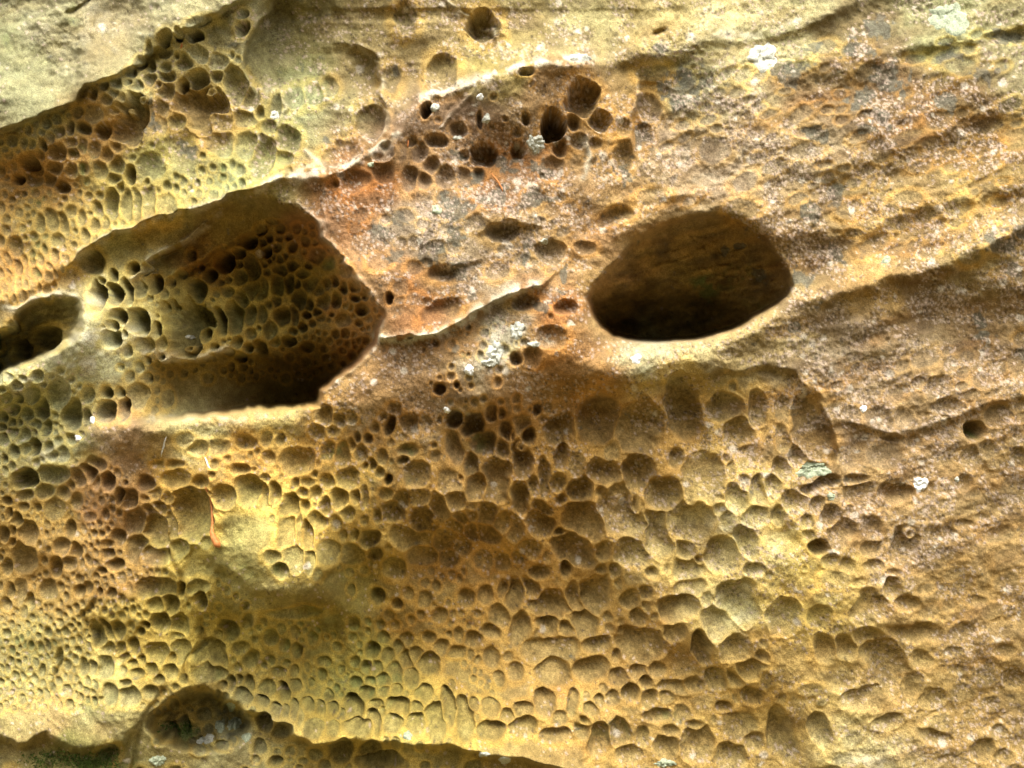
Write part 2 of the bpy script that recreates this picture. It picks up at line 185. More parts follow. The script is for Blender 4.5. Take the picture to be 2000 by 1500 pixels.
# bedding ledges: polyline, how far the upper side stands proud, how far the under side is cut back, widths in pixels
LEDGES = [
 ([(-300,420),(0,256),(60,232),(150,200),(168,168),(250,132),(312,82),(385,42),(480,-5),(560,-60)], .014,.010,60,50,6),
 ([(1165,140),(1215,121),(1300,116),(1372,84),(1480,80),(1580,50),(1640,20),(1700,-5)], .003,.003,40,45,16),
 ([(1668,137),(1720,107),(1800,97),(1850,86),(1920,70),(2060,35)], .003,.003,35,40,14),
 ([(1490,172),(1640,150),(1700,130),(1790,125)], .001,.003,40,45,24),
 ([(1715,252),(1790,222),(1840,214),(1960,180),(2100,140)], .002,.003,30,40,20),
 ([(1560,362),(1640,338),(1720,302),(1800,276),(1900,235),(2060,175)], .002,.003,45,50,26),
 ([(1130,440),(1165,420),(1205,402),(1260,394),(1340,382),(1430,386)], .003,.004,30,30,14),
 ([(1520,472),(1600,462),(1680,450),(1760,424),(1830,402),(1900,388),(2060,366)], .002,.003,40,45,24),
 ([(1500,618),(1560,597),(1640,578),(1700,560),(1762,541),(1825,531),(1880,508),(1950,478),(2060,420)], .004,.006,40,60,18),
 ([(1560,700),(1660,660),(1780,612),(1900,590),(2060,560)], .002,.003,40,50,24),
 ([(1110,812),(1140,788),(1172,757),(1250,748),(1350,735),(1430,724),(1500,716),(1545,728),(1590,768)], .006,.007,40,60,8),
 ([(150,866),(260,842),(400,832),(500,826),(600,822)], .004,.0,40,60,26),
 ([(440,1366),(475,1385),(530,1405),(580,1438),(620,1456),(700,1450),(780,1452),(870,1460),(960,1476),(1060,1496),(1160,1520)], .030,.030,32,60,5),
 ([(-300,1470),(0,1442),(50,1452),(90,1438),(130,1462),(190,1466),(240,1452),(272,1408)], .012,.030,60,90,10),
 ([(560,348),(625,340),(690,313),(765,274),(815,188),(880,172),(950,152),(1005,130),(1060,118),(1150,116)], -.002,-.014,14,60,5),
 ([(735,664),(790,660),(860,656),(900,636),(950,602),(1000,572),(1052,560),(1085,535)], .009,.012,14,40,3),
 ([(940,455),(968,441),(1000,436),(1060,448)], .006,.009,25,35,4),
 ([(835,540),(850,527),(880,520),(945,508)], .005,.008,25,30,4),
 ([(135,520),(150,494),(185,478),(228,457),(300,430),(380,407),(450,386),(510,368),(560,352)], .014,.006,16,60,3),
 ([(400,1090),(450,1120),(500,1152),(560,1168),(600,1160),(630,1125),(690,1090)], .012,.026,50,110,12),
 ([(262,545),(290,514),(330,487),(375,470),(400,442),(428,418)], .020,.030,26,60,3),
 ([(322,552),(380,522),(430,490),(480,456),(545,430),(600,440)], .010,.035,40,120,4),
 ([(300,712),(380,703),(450,692),(520,692),(600,720)], .012,.040,26,110,6),
 ([(1620,820),(1680,835),(1760,850),(1830,835),(1900,800),(2060,760)], .005,.006,40,40,8),
 ([(1400,140),(1480,112),(1560,108)], .003,.004,20,30,6),
]
jit = fbm(PXg / 38, PYg / 38, 1, 3)
for pts, A, B, wa, wb, e in LEDGES:
    lx = np.array([p[0] for p in pts], float); ly = np.array([p[1] for p in pts], float)
    i0, i1 = np.searchsorted(xs, [lx[0] - 60, lx[-1] + 60])
    sl = (slice(None), slice(i0, i1))
    x = PXg[sl]; yl = np.interp(x, lx, ly); g = np.gradient(np.interp(xs[i0:i1], lx, ly), xs[i0:i1]); co = 1 / np.sqrt(1 + g * g)
    s = (PYg[sl] - yl) * co[None, :] + jit[sl] * 5
    fade = sstep(lx[0] - 20, lx[0] + 60, x) * (1 - sstep(lx[-1] - 60, lx[-1] + 20, x))
    t = sstep(-e * .5, e, s)
    M[sl] += 1.5 * fade * ((1 - t) * (-A * np.exp(np.minimum(s, 0) / wa)) + t * B * np.exp(-np.maximum(s, 0) / wb))

# the same for edges that run up and down: points (y, x), left side, right side
VEDGES = [
 ([(-60,566),(-10,548),(18,532),(40,502),(90,484),(135,478),(180,492)], .012,.034,30,170,4),
 ([(85,690),(110,728),(150,744),(190,742),(230,756),(270,752)], -.016,-.006,70,30,4),
 ([(145,1256),(180,1252),(215,1240),(255,1234),(300,1240)], .009,.013,30,50,4),
 ([(760,1585),(800,1612),(850,1622),(900,1628),(925,1618)], -.012,-.004,60,30,5),
 ([(15,905),(60,965),(95,962),(130,940),(165,935)], -.008,-.003,50,30,4),
]
for pts, A, B, wa, wb, e in VEDGES:
    ly = np.array([p[0] for p in pts], float); lx = np.array([p[1] for p in pts], float)
    j0, j1 = np.searchsorted(ys, [ly[0] - 40, ly[-1] + 40]); sl = (slice(j0, j1), slice(None))
    y = PYg[sl]; gl = np.interp(ys[j0:j1], ly, lx); g = np.gradient(gl, ys[j0:j1]); co = (1 / np.sqrt(1 + g * g))[:, None]
    s = (PXg[sl] - gl[:, None]) * co + jit[sl] * 5
    fade = sstep(ly[0] - 10, ly[0] + 30, y) * (1 - sstep(ly[-1] - 30, ly[-1] + 10, y)); t = sstep(-e * .5, e, s)
    M[sl] += 1.3 * fade * ((1 - t) * (-A * np.exp(np.minimum(s, 0) / wa)) + t * B * np.exp(-np.maximum(s, 0) / wb))

# rounded rolls: crest line, height, width above, width below
ROLLS = [([(1130,120),(1250,98),(1350,76),(1480,62),(1560,42),(1690,-8)], .020,60,26), ([(1690,112),(1770,92),(1850,76),(2060,28)], .016,50,24), ([(1600,340),(1700,300),(1800,262),(1900,222),(2060,160)], .014,60,34),
 ([(1510,460),(1600,448),(1700,430),(1850,385),(2060,345)], .018,60,32), ([(1090,735),(1200,722),(1350,698),(1500,628),(1600,585),(1700,547),(1850,512),(1940,470),(2060,412)], .036,44,30),
 ([(1170,480),(1240,436),(1320,408),(1420,402),(1500,440),(1545,500)], .012,36,16), ([(1640,690),(1760,640),(1900,600),(2060,560)], .008,60,40), ([(1620,815),(1760,832),(1860,805),(2060,740)], .010,60,30),
 ([(-60,600),(0,585),(60,560),(140,500),(230,448),(380,398),(505,362),(560,344)], .026,40,18), ([(560,344),(640,330),(760,268),(820,186),(950,148),(1060,118),(1140,112)], .018,20,34),
 ([(150,856),(300,838),(450,824),(620,806)], .024,26,40), ([(-40,765),(40,738),(110,700),(165,650),(190,600)], .040,34,44), ([(480,1388),(560,1418),(620,1446),(720,1442),(860,1448),(1000,1474),(1150,1512)], .022,34,20),
 ([(720,650),(860,646),(960,592),(1060,552)], .010,40,14), ([(-100,1432),(60,1440),(200,1448),(262,1420)], .020,60,26), ([(1440,1000),(1480,1080),(1560,1150),(1650,1190),(1760,1230)], .012,50,50)]
for pts, A, wa, wb in ROLLS:
    lx = np.array([p[0] for p in pts], float); ly = np.array([p[1] for p in pts], float)
    i0, i1 = np.searchsorted(xs, [lx[0] - 70, lx[-1] + 70]); sl = (slice(None), slice(i0, i1)); x = PXg[sl]
    g0 = np.interp(xs[i0:i1], lx, ly); g0 = np.convolve(np.pad(g0, 12, mode='edge'), np.ones(25) / 25, 'valid'); g = np.gradient(g0, xs[i0:i1]); co = 1 / np.sqrt(1 + g * g)
    s = (PYg[sl] - g0[None, :]) * co[None, :] + jit[sl] * 4
    fade = sstep(lx[0] - 60, lx[0] + 60, x) * (1 - sstep(lx[-1] - 60, lx[-1] + 60, x))
    M[sl] -= A * fade * np.where(s < 0, np.exp(-(s / wa) ** 2), np.exp(-(s / wb) ** 2))
# pillar bulge beside the large hollow
for (bx, by, br, ba) in ((720,520,70,.020),(700,760,80,.022),(860,700,120,.018),(1080,680,80,.016),(880,430,110,.014),(1080,420,70,.010),(560,1100,70,.020),(470,900,110,.014),(450,980,150,.024),(820,1190,170,-.030),(1030,1180,150,-.022),(680,1290,120,-.020),(1560,1080,120,.012)):
    M -= ba * np.exp(-((PXg - bx) ** 2 + (PYg - by) ** 2) / br ** 2)

# hollows
def inside_dist(poly, pad=60, jk=1.0):
    q = np.array(poly, float)
    i0, i1 = np.searchsorted(xs, [q[:, 0].min() - pad, q[:, 0].max() + pad]); j0, j1 = np.searchsorted(ys, [q[:, 1].min() - pad, q[:, 1].max() + pad])
    sl = (slice(j0, j1), slice(i0, i1)); x = PXg[sl] + jk * (jit[sl] * 4 + 2.5 * vnoise(PXg[sl] / 15, PYg[sl] / 15, 4)); y = PYg[sl] + jk * fbm(PXg[sl] / 22, PYg[sl] / 22, 5, 2) * 4
    ins = np.zeros(x.shape, bool); d2 = np.full(x.shape, 1e9)
    n = len(q)
    for k in range(n):
        (ax, ay), (bx, by) = q[k], q[(k + 1) % n]
        c = ((ay > y) != (by > y)) & (x < (bx - ax) * (y - ay) / (by - ay + 1e-9) + ax); ins ^= c
        vx, vy = bx - ax, by - ay
        t = np.clip(((x - ax) * vx + (y - ay) * vy) / (vx * vx + vy * vy + 1e-9), 0, 1)
        d2 = np.minimum(d2, (x - ax - t * vx) ** 2 + (y - ay - t * vy) ** 2)
    d = np.sqrt(d2); d[~ins] *= -1
    return sl, d
BIG_HOLLOW = [(146,512),(158,494),(190,480),(230,462),(300,436),(380,412),(450,392),(505,378),(560,398),(582,402),(600,420),(630,438),(628,466),(640,476),(660,485),(680,520),(695,525),(700,547),(722,575),(737,598),(754,610),(762,590),(754,616),
              (742,640),(734,668),(700,708),(655,742),(628,762),(618,791),(560,796),(480,803),(400,812),(330,821),(270,825),(190,824),(176,780),(172,720),(176,660),(166,590)]
ROUND_HOLLOW = [(1146,582),(1154,560),(1200,515),(1236,470),(1262,455),(1310,432),(1370,421),(1420,419),(1450,431),(1490,461),(1520,496),(1534,522),(1549,558),(1538,578),(1520,594),
                (1490,611),(1450,636),(1410,651),(1360,664),(1300,668),(1240,666),(1198,658),(1172,636),(1154,608)]
SIDE_HOLLOW = [(-60,700),(-20,652),(18,640),(38,606),(62,590),(110,578),(150,584),(165,606),(160,636),(140,668),(110,690),(60,708),(30,722),(0,734),(-60,760)]
LOW_HOLLOW = [(280,1420),(290,1398),(325,1364),(362,1344),(400,1343),(430,1356),(475,1386),(494,1406),(488,1438),(462,1462),(400,1474),(340,1464),(305,1450)]
HOL = {}
sl, d = inside_dist(BIG_HOLLOW); x = PXg[sl]; y = PYg[sl]
ytop = np.interp(x, [146,190,300,450,510,600,660,757], [500,480,436,392,376,404,492,600])
dt = np.maximum(y - ytop, 0)
D = 0.60 * sstep(150, 640, x) ** 1.2 * (0.42 * (1 - np.exp(-dt / 60)) + 0.06 * sstep(120, 260, dt) + 0.52 * sstep(640, 815, y))
w = sstep(-3, 10, d); M[sl] += w * D; HOL['big'] = (sl, d)
sl, d = inside_dist(ROUND_HOLLOW, 60, .35); x = PXg[sl]; y = PYg[sl]
ytop = np.interp(x, [1146,1200,1236,1262,1310,1370,1420,1450,1490,1520,1544], [575,515,470,455,432,421,419,431,461,496,545])
dt = np.maximum(y - ytop, 0)
D = 0.44 * (0.14 + 0.30 * (1 - np.exp(-dt / 60)) + 0.56 * sstep(540, 690, y)) * (1 - 0.25 * sstep(1350, 1540, x))
w = sstep(-2, 7, d); fl = (.012 + .016 * sstep(540, 620, y)) * (1 - sstep(1480, 1600, x)); M[sl] += w * D + fl * np.exp(np.minimum(d, 0) / 22); HOL['round'] = (sl, d)
sl, d = inside_dist(SIDE_HOLLOW); y = PYg[sl]
M[sl] += sstep(-3, 16, d) * (0.07 + 0.10 * sstep(570, 720, y)); HOL['side'] = (sl, d)
sl, d = inside_dist(LOW_HOLLOW); y = PYg[sl]; x = PXg[sl]
M[sl] += sstep(-3, 22, d) * (0.08 + 0.05 * sstep(1480, 1360, y) - 0.05 * sstep(400, 450, x) * sstep(1390, 1440, y)); HOL['low'] = (sl, d)

# fissures
CRACKS = [[(395,1212),(390,1258),(364,1288),(361,1330)], [(318,1345),(280,1400),(273,1440),(252,1510)], [(325,1048),(330,1085),(352,1128),(356,1160)], [(184,1170),(166,1202),(182,1235),(190,1262)],
          [(102,1352),(112,1318),(126,1292)], [(130,25),(178,2)], [(1275,64),(1298,58)]]
CR = np.zeros_like(M)
for pl in CRACKS:
    for (ax, ay), (bx, by) in zip(pl[:-1], pl[1:]):
        i0, i1 = np.searchsorted(xs, [min(ax, bx) - 25, max(ax, bx) + 25]); j0, j1 = np.searchsorted(ys, [min(ay, by) - 25, max(ay, by) + 25])
        sl = (slice(j0, j1), slice(i0, i1)); x = PXg[sl] + jit[sl] * 4; y = PYg[sl] + jit[sl] * 3
        t = np.clip(((x - ax) * (bx - ax) + (y - ay) * (by - ay)) / ((bx - ax) ** 2 + (by - ay) ** 2), 0, 1)
        dd = np.hypot(x - ax - t * (bx - ax), y - ay - t * (by - ay))
        CR[sl] = np.maximum(CR[sl], 0.016 * np.exp(-(dd / 4.2) ** 2))

M += CR
# ---------------------------------------------------------------- pockets: the digitised ones, then small ones between them
pits = []                                     # x, y, rx, ry, lean, depth factor
for (ox, oy), txt in PITS.items():
    for rec in txt.replace('\n', '').split(';'):
        v = [float(c) for c in rec.split()]
        if len(v) == 5: v = v[:4] + [0.0, v[4]]
        if len(v) == 6: pits.append((ox + v[0] / 4, oy + v[1] / 4, v[2] / 4 * 1.20, v[3] / 4 * 1.20, v[4], v[5]))
N_DIG = len(pits)
FILL = [  # polygon, r min, r max, tall ratio, lean, depth, tries
 ([(0,275),(150,215),(180,180),(300,110),(480,20),(480,220),(600,330),(480,360),(300,420),(140,490),(0,480)], 6,13,1.15,-5,.75,2600),
 ([(0,400),(330,380),(140,490),(120,570),(0,600)], 6,12,1.7,-8,.7,700),
 ([(330,540),(500,450),(610,440),(750,600),(720,690),(620,740),(330,740),(200,640)], 5,10,1.1,0,1.0,1500),
 ([(230,640),(330,560),(330,810),(240,815)], 6,13,1.1,0,.8,140),
 ([(0,740),(110,720),(180,760),(170,860),(0,900)], 6,12,1.0,0,1.0,600),
 ([(0,905),(180,890),(330,980),(380,1150),(190,1380),(0,1390)], 5,10,1.5,-10,.85,3200),
 ([(260,945),(450,890),(640,860),(820,810),(1000,900),(900,1100),(600,1130),(480,1000),(330,1000)], 6,13,1.15,0,.7,650),
 ([(180,1130),(400,1120),(500,1180),(640,1240),(900,1100),(1000,1380),(860,1460),(560,1440),(400,1340),(290,1390),(190,1340)], 6,13,1.2,-8,.7,1300),
 ([(820,1030),(1060,1000),(1400,1120),(1560,1280),(1560,1500),(1000,1460),(820,1300)], 8,20,1.25,-10,.55,380),
 ([(1120,790),(1560,740),(1640,960),(1560,1240),(1400,1150),(1060,1020)], 6,12,1.2,-5,.6,120),
 ([(1560,1000),(2000,760),(2000,1500),(1560,1500)], 10,30,.6,-18,.16,200),
 ([(1620,720),(2000,660),(2000,900),(1640,950)], 9,24,.7,-18,.2,160),
 ([(760,290),(840,190),(1140,150),(1200,330),(800,380),(640,360)], 4,8,1.0,0,.6,70),
 ([(820,650),(960,620),(1080,610),(1080,800),(850,830)], 4,10,1.1,10,.8,80),
 ([(500,960),(760,1000),(800,1100),(560,1100)], 5,11,1.3,-5,.7,300),
 ([(640,400),(1120,380),(1100,540),(760,600)], 8,20,.8,-12,.18,120),
 ([(1250,120),(2000,60),(2000,560),(1550,440),(1250,390)], 9,26,.55,-16,.16,260),
 ([(300,1370),(480,1370),(480,1470),(300,1470)], 6,14,1,0,.6,60),
 ([(500,1460),(700,1470),(860,1500),(700,1540),(450,1540)], 6,13,1,0,.9,150),
 ([(-600,-200),(-10,280),(-10,1500),(-600,1700)], 9,26,1.2,-8,.8,900),
 ([(-200,1510),(1500,1510),(1500,1900),(-200,1900)], 9,26,1.2,-8,.8,900),
 ([(2010,700),(2600,600),(2600,1900),(1500,1900),(1500,1510),(2010,1510)], 9,28,.9,-15,.5,700),
]
def in_poly(poly, x, y):
    ins = False; n = len(poly)
    for k in range(n):
        (ax, ay), (bx, by) = poly[k], poly[(k + 1) % n]
        if (ay > y) != (by > y) and x < (bx - ax) * (y - ay) / (by - ay) + ax: ins = not ins
    return ins
bins = {}
def add_bin(p):
    R = max(p[2], p[3])
    for i in range(int((p[0] - R) // 40), int((p[0] + R) // 40) + 1):
        for j in range(int((p[1] - R) // 40), int((p[1] + R) // 40) + 1): bins.setdefault((i, j), []).append(p)
for p in pits: add_bin(p)
rnd = random.Random(11)
for poly, r0, r1, ratio, lean, dep, tries in FILL:
    X0 = min(p[0] for p in poly); X1 = max(p[0] for p in poly); Y0 = min(p[1] for p in poly); Y1 = max(p[1] for p in poly)
    for _ in range(tries):
        x = rnd.uniform(X0, X1); y = rnd.uniform(Y0, Y1)
        if not in_poly(poly, x, y): continue
        r = r0 + (r1 - r0) * rnd.random() ** 1.6; k = ratio * rnd.uniform(.8, 1.25); rx = r / math.sqrt(k); ry = r * math.sqrt(k); ok = True
        for i in range(int((x - r) // 40), int((x + r) // 40) + 1):
            for j in range(int((y - r) // 40), int((y + r) // 40) + 1):
                for q in bins.get((i, j), ()):
                    a = math.radians(q[4]); dx, dy = x - q[0], y - q[1]
                    u = (dx * math.cos(a) + dy * math.sin(a)) / (q[2] + rx * .72); v = (-dx * math.sin(a) + dy * math.cos(a)) / (q[3] + ry * .72)
                    if u * u + v * v < 1: ok = False; break
                if not ok: break
            if not ok: break
        if ok:
            p = (x, y, rx * 1.13, ry * 1.13, lean + rnd.uniform(-14, 14), dep * rnd.uniform(.6, 1.35)); pits.append(p); add_bin(p)

# wide shallow dishes belong to the large relief, the rest share walls: every point goes to its nearest pocket and a thin wall stands
# half way to the next one
W1x = fbm(PXg / 16, PYg / 16, 2, 2); W1y = fbm(PXg / 16, PYg / 16, 6, 2)
W2x = fbm(PXg / 45, PYg / 45, 4, 2); W2y = fbm(PXg / 45, PYg / 45, 8, 2)
VV = np.zeros_like(M); D1 = np.full_like(M, 3.0); D2 = np.full_like(M, 3.0); PID = np.full(M.shape, -1, np.int32)
dish = [math.sqrt(p[2] * p[3]) > 34 and p[5] <= .62 for p in pits]
rr_ = np.array([math.sqrt(p[2] * p[3]) for p in pits] + [1.0], np.float32)
df_ = np.array([p[5] for p in pits] + [0.0], np.float32)
dep_ = (1.30 * df_ * rr_ * PX * np.where(rr_ < 20, 1, (20 / rr_) ** .35)).astype(np.float32)
n_ = (1.9 + 1.3 * np.clip(df_ - .9, 0, 1)).astype(np.float32)
for k in sorted(range(len(pits)), key=lambda k: -rr_[k]):
    x0, y0, rx, ry, an, df = pits[k]; R = max(rx, ry) * 1.8; r = rr_[k]
    i0, i1 = np.searchsorted(xs, [x0 - R, x0 + R]); j0, j1 = np.searchsorted(ys, [y0 - R, y0 + R])
    if i1 - i0 < 2 or j1 - j0 < 2: continue
    sl = (slice(j0, j1), slice(i0, i1)); big = min(1, r / 26)
    dx = PXg[sl] - x0 + r * .13 * W1x[sl] * (1 - .45 * big) + r * .20 * W2x[sl] * big
    dy = PYg[sl] - y0 + r * .13 * W1y[sl] * (1 - .45 * big) + r * .20 * W2y[sl] * big
    a = math.radians(an); u = (dx * math.cos(a) + dy * math.sin(a)) / rx; v = (-dx * math.sin(a) + dy * math.cos(a)) / ry
    d = (np.abs(u) ** 2.1 + np.abs(v) ** 2.1) ** (1 / 2.1)
    if dish[k]:
        M[sl] += np.where(d < 1, dep_[k] * .8 * (1 - d ** 2.2) , 0); continue
    A1 = D1[sl]; A2 = D2[sl]; first = d < A1; VV[sl][first] = v[first]
    A2[:] = np.where(first, A1, np.minimum(A2, d)); A1[first] = d[first]; PID[sl][first] = k
PID[D1 >= 1] = -1
bis = (D2 - D1) * .5 * rr_[PID]                                   # pixels to the wall's crest
wall = np.where(D1 < 1.25, np.exp(-(bis / 3.0) ** 2), 0) * (D2 < 1.3)
HOLB = np.zeros_like(M); sl, d = HOL['big']; HOLB[sl] = sstep(0, 8, d)
soft = 1 - .18 * sstep(1050, 1250, PXg) * sstep(740, 860, PYg) - .24 * sstep(1480, 1750, PXg) * sstep(600, 700, PYg)
P = np.where(D1 < 1, soft * (1 + .7 * HOLB) * dep_[PID] * (1 - np.minimum(D1, 1) ** n_[PID]), 0) * (1 - .84 * wall * sstep(-.75, .1, fbm(PXg / 55, PYg / 55, 7, 2))) * (1 - .24 * np.clip(VV, -1, 1))
LIPS = np.where(D1 < 2, .10 * np.minimum(df_[PID], 1.2) * rr_[PID] * PX, 0) * np.exp(-((D1 - 1.02) / .12) ** 2) * (PID >= 0) * sstep(.3, .7, df_[PID]) * (1 - 2 * (1 - soft)).clip(0, 1)

HOLR = np.zeros_like(M)
for key in ('round', 'side', 'low'):
    sl, d = HOL[key]; HOLR[sl] = np.maximum(HOLR[sl], sstep(4, 30, d))
# ---------------------------------------------------------------- fine relief
strat = sstep(1050, 1350, PXg) * (1 - sstep(650, 1000, PYg - (PXg - 1500) * .2)) + 0.5 * sstep(1500, 1800, PXg) * sstep(700, 1000, PYg)
strat = np.clip(strat, 0, 1)
ca, sa = math.cos(math.radians(-15)), math.sin(math.radians(-15))
U = PXg * ca + PYg * sa; V = -PXg * sa + PYg * ca
fine = 0.0050 * fbm(PXg / 70, PYg / 60, 0, 2) + 0.0018 * fbm(PXg / 18, PYg / 18, 3, 2)
slabm = sstep(330, 150, PXg * .55 + PYg); fine += slabm * (.0045 * fbm(U / 55, V / 24, 6, 3))
rough = np.maximum(strat, slabm) * sstep(.9, 1.2, D1)
fine += strat * 0.0048 * fbm(U / 260, V / 60, 5, 3) + rough * (0.0017 * fbm(U / 26, V / 13, 7, 3) + .0010 * fbm(PXg / 7, PYg / 7, 4, 2))
fine += HOLR * (.010 * fbm(U / 60, V / 22, 8, 3) + .0022 * fbm(PXg / 10, PYg / 10, 2, 2))
inside_fine = sstep(1.25, .8, D1)
fine = fine * (1 - .55 * inside_fine)
micro = 0.0008 * fbm(PXg / 5.5, PYg / 5.5, 9, 2)
near = 1 - sstep(200, 700, out)
fine = fine + micro * near
sill = np.exp(-((PYg - np.interp(PXg, [150, 300, 450, 620], [868, 858, 842, 820])) / 24) ** 2) * sstep(150, 200, PXg) * (1 - sstep(560, 630, PXg))
P = P * (1 - .8 * sill); LIPS = LIPS * (1 - sill)
H = P + fine - LIPS

# soften the knife edges a little
def blur(F, n=1):
    for _ in range(n):
        G = F.copy(); G[1:-1] = (F[:-2] + 2 * F[1:-1] + F[2:]) / 4; F = G
        G = F.copy(); G[:, 1:-1] = (F[:, :-2] + 2 * F[:, 1:-1] + F[:, 2:]) / 4; F = G
    return F
H = .55 * H + .45 * blur(H, 1)
M = blur(M, 2)
wallm = sstep(.014, .032, blur(np.hypot(*np.gradient(M)), 2)) * near      # the side walls of the hollows stay plain
H = H * (1 - .85 * wallm); P = P * (1 - .85 * wallm)

# thin proud edges of harder crust: polyline, metres proud, half width in pixels, how pale
VEINS = [([(505,368),(560,350),(610,338),(650,330),(700,310),(735,290),(772,262)], .007, 5, .8), ([(690,272),(722,272),(752,264)], .005, 3, .3), ([(700,92),(733,122),(748,160),(741,195),(756,235),(751,264)], .006, 3.5, .3),
 ([(812,192),(850,178),(900,168),(960,150),(1000,132),(1060,120),(1140,114)], .006, 5, .8), ([(735,662),(790,662),(860,654),(900,634),(950,600),(1000,570),(1052,558)], .009, 6, .85),
 ([(140,515),(152,494),(190,478),(228,457),(300,430),(380,407),(450,386),(505,368)], .006, 4.5, .45), ([(262,545),(290,512),(330,485),(375,468),(400,440),(426,416)], .006, 4, .45), ([(0,600),(35,603),(62,586),(110,573),(150,580)], .005, 4, .5),
 ([(860,250),(885,215),(936,168)], .004, 3, .2), ([(626,340),(638,372),(632,405),(640,440)], .004, 3, .1), ([(935,178),(968,150),(985,120)], .005, 3, .3), ([(1010,395),(1040,400),(1050,430)], .003, 3, .2),
 ([(582,402),(602,420),(632,438),(630,466),(660,485),(682,520),(702,547),(724,575),(740,598)], .006, 4, .25), ([(750,625),(740,650),(732,672),(700,710),(655,746),(624,768)], .005, 4, .2), ([(320,705),(370,702),(420,690),(445,682)], .006, 4, .6), ([(1145,270),(1150,310),(1140,345)], .005, 4, .6), ([(170,600),(185,570),(200,540)], .004, 5, .4), ([(505,178),(545,175),(556,215),(545,250)], .004, 3, .3),
 ([(600,300),(625,322),(560,345)], .004, 4, .5), ([(870,0),(900,20),(960,48),(968,62)], .004, 3, .4), ([(985,120),(970,75),(960,50)], .004, 3, .4), ([(1255,160),(1250,185),(1238,220)], .006, 4, .2)]
VEIN = np.zeros_like(M)
for pl, hh, ww, pale in VEINS:
    for (ax, ay), (bx, by) in zip(pl[:-1], pl[1:]):
        i0, i1 = np.searchsorted(xs, [min(ax, bx) - 30, max(ax, bx) + 30]); j0, j1 = np.searchsorted(ys, [min(ay, by) - 30, max(ay, by) + 30])
        sl = (slice(j0, j1), slice(i0, i1)); x = PXg[sl] + W1x[sl] * 2.5 + jit[sl] * 3; y = PYg[sl] + W1y[sl] * 2.5 + W2y[sl] * 3
        t = np.clip(((x - ax) * (bx - ax) + (y - ay) * (by - ay)) / ((bx - ax) ** 2 + (by - ay) ** 2), 0, 1)
        g = np.exp(-((x - ax - t * (bx - ax)) ** 2 + (y - ay - t * (by - ay)) ** 2) / (ww * (1.5 + .5 * W2x[sl])) ** 2)
        new = np.maximum(VEIN[sl], g * pale); RAISE = g * hh
        H[sl] = np.minimum(H[sl], np.maximum(H[sl] - RAISE, H[sl] * (1 - g) - RAISE)); VEIN[sl] = new
# ---------------------------------------------------------------- positions
def place(px, py, depth):
    k = (CAM_D + depth) / CAM_D
    return (px - 1000) * PX * k, depth, CAM_Z - (py - 750) * PX * k
X, Y, Z = place(PXg.astype(np.float64), PYg.astype(np.float64), M.astype(np.float64))
# pockets bite into the rock square to the face, tipping up a little at the back
Y = Y + H; Z = Z + 0.0 * P
CO = np.stack([X, Y, Z], -1)
du = np.zeros_like(CO); dv = np.zeros_like(CO)
du[:, 1:-1] = CO[:, 2:] - CO[:, :-2]; du[:, 0] = CO[:, 1] - CO[:, 0]; du[:, -1] = CO[:, -1] - CO[:, -2]
dv[1:-1] = CO[2:] - CO[:-2]; dv[0] = CO[1] - CO[0]; dv[-1] = CO[-1] - CO[-2]
NO = np.cross(dv, du); NO /= np.linalg.norm(NO, axis=-1, keepdims=True) + 1e-12
if NO[NY // 2, NX // 2, 1] > 0: NO = -NO

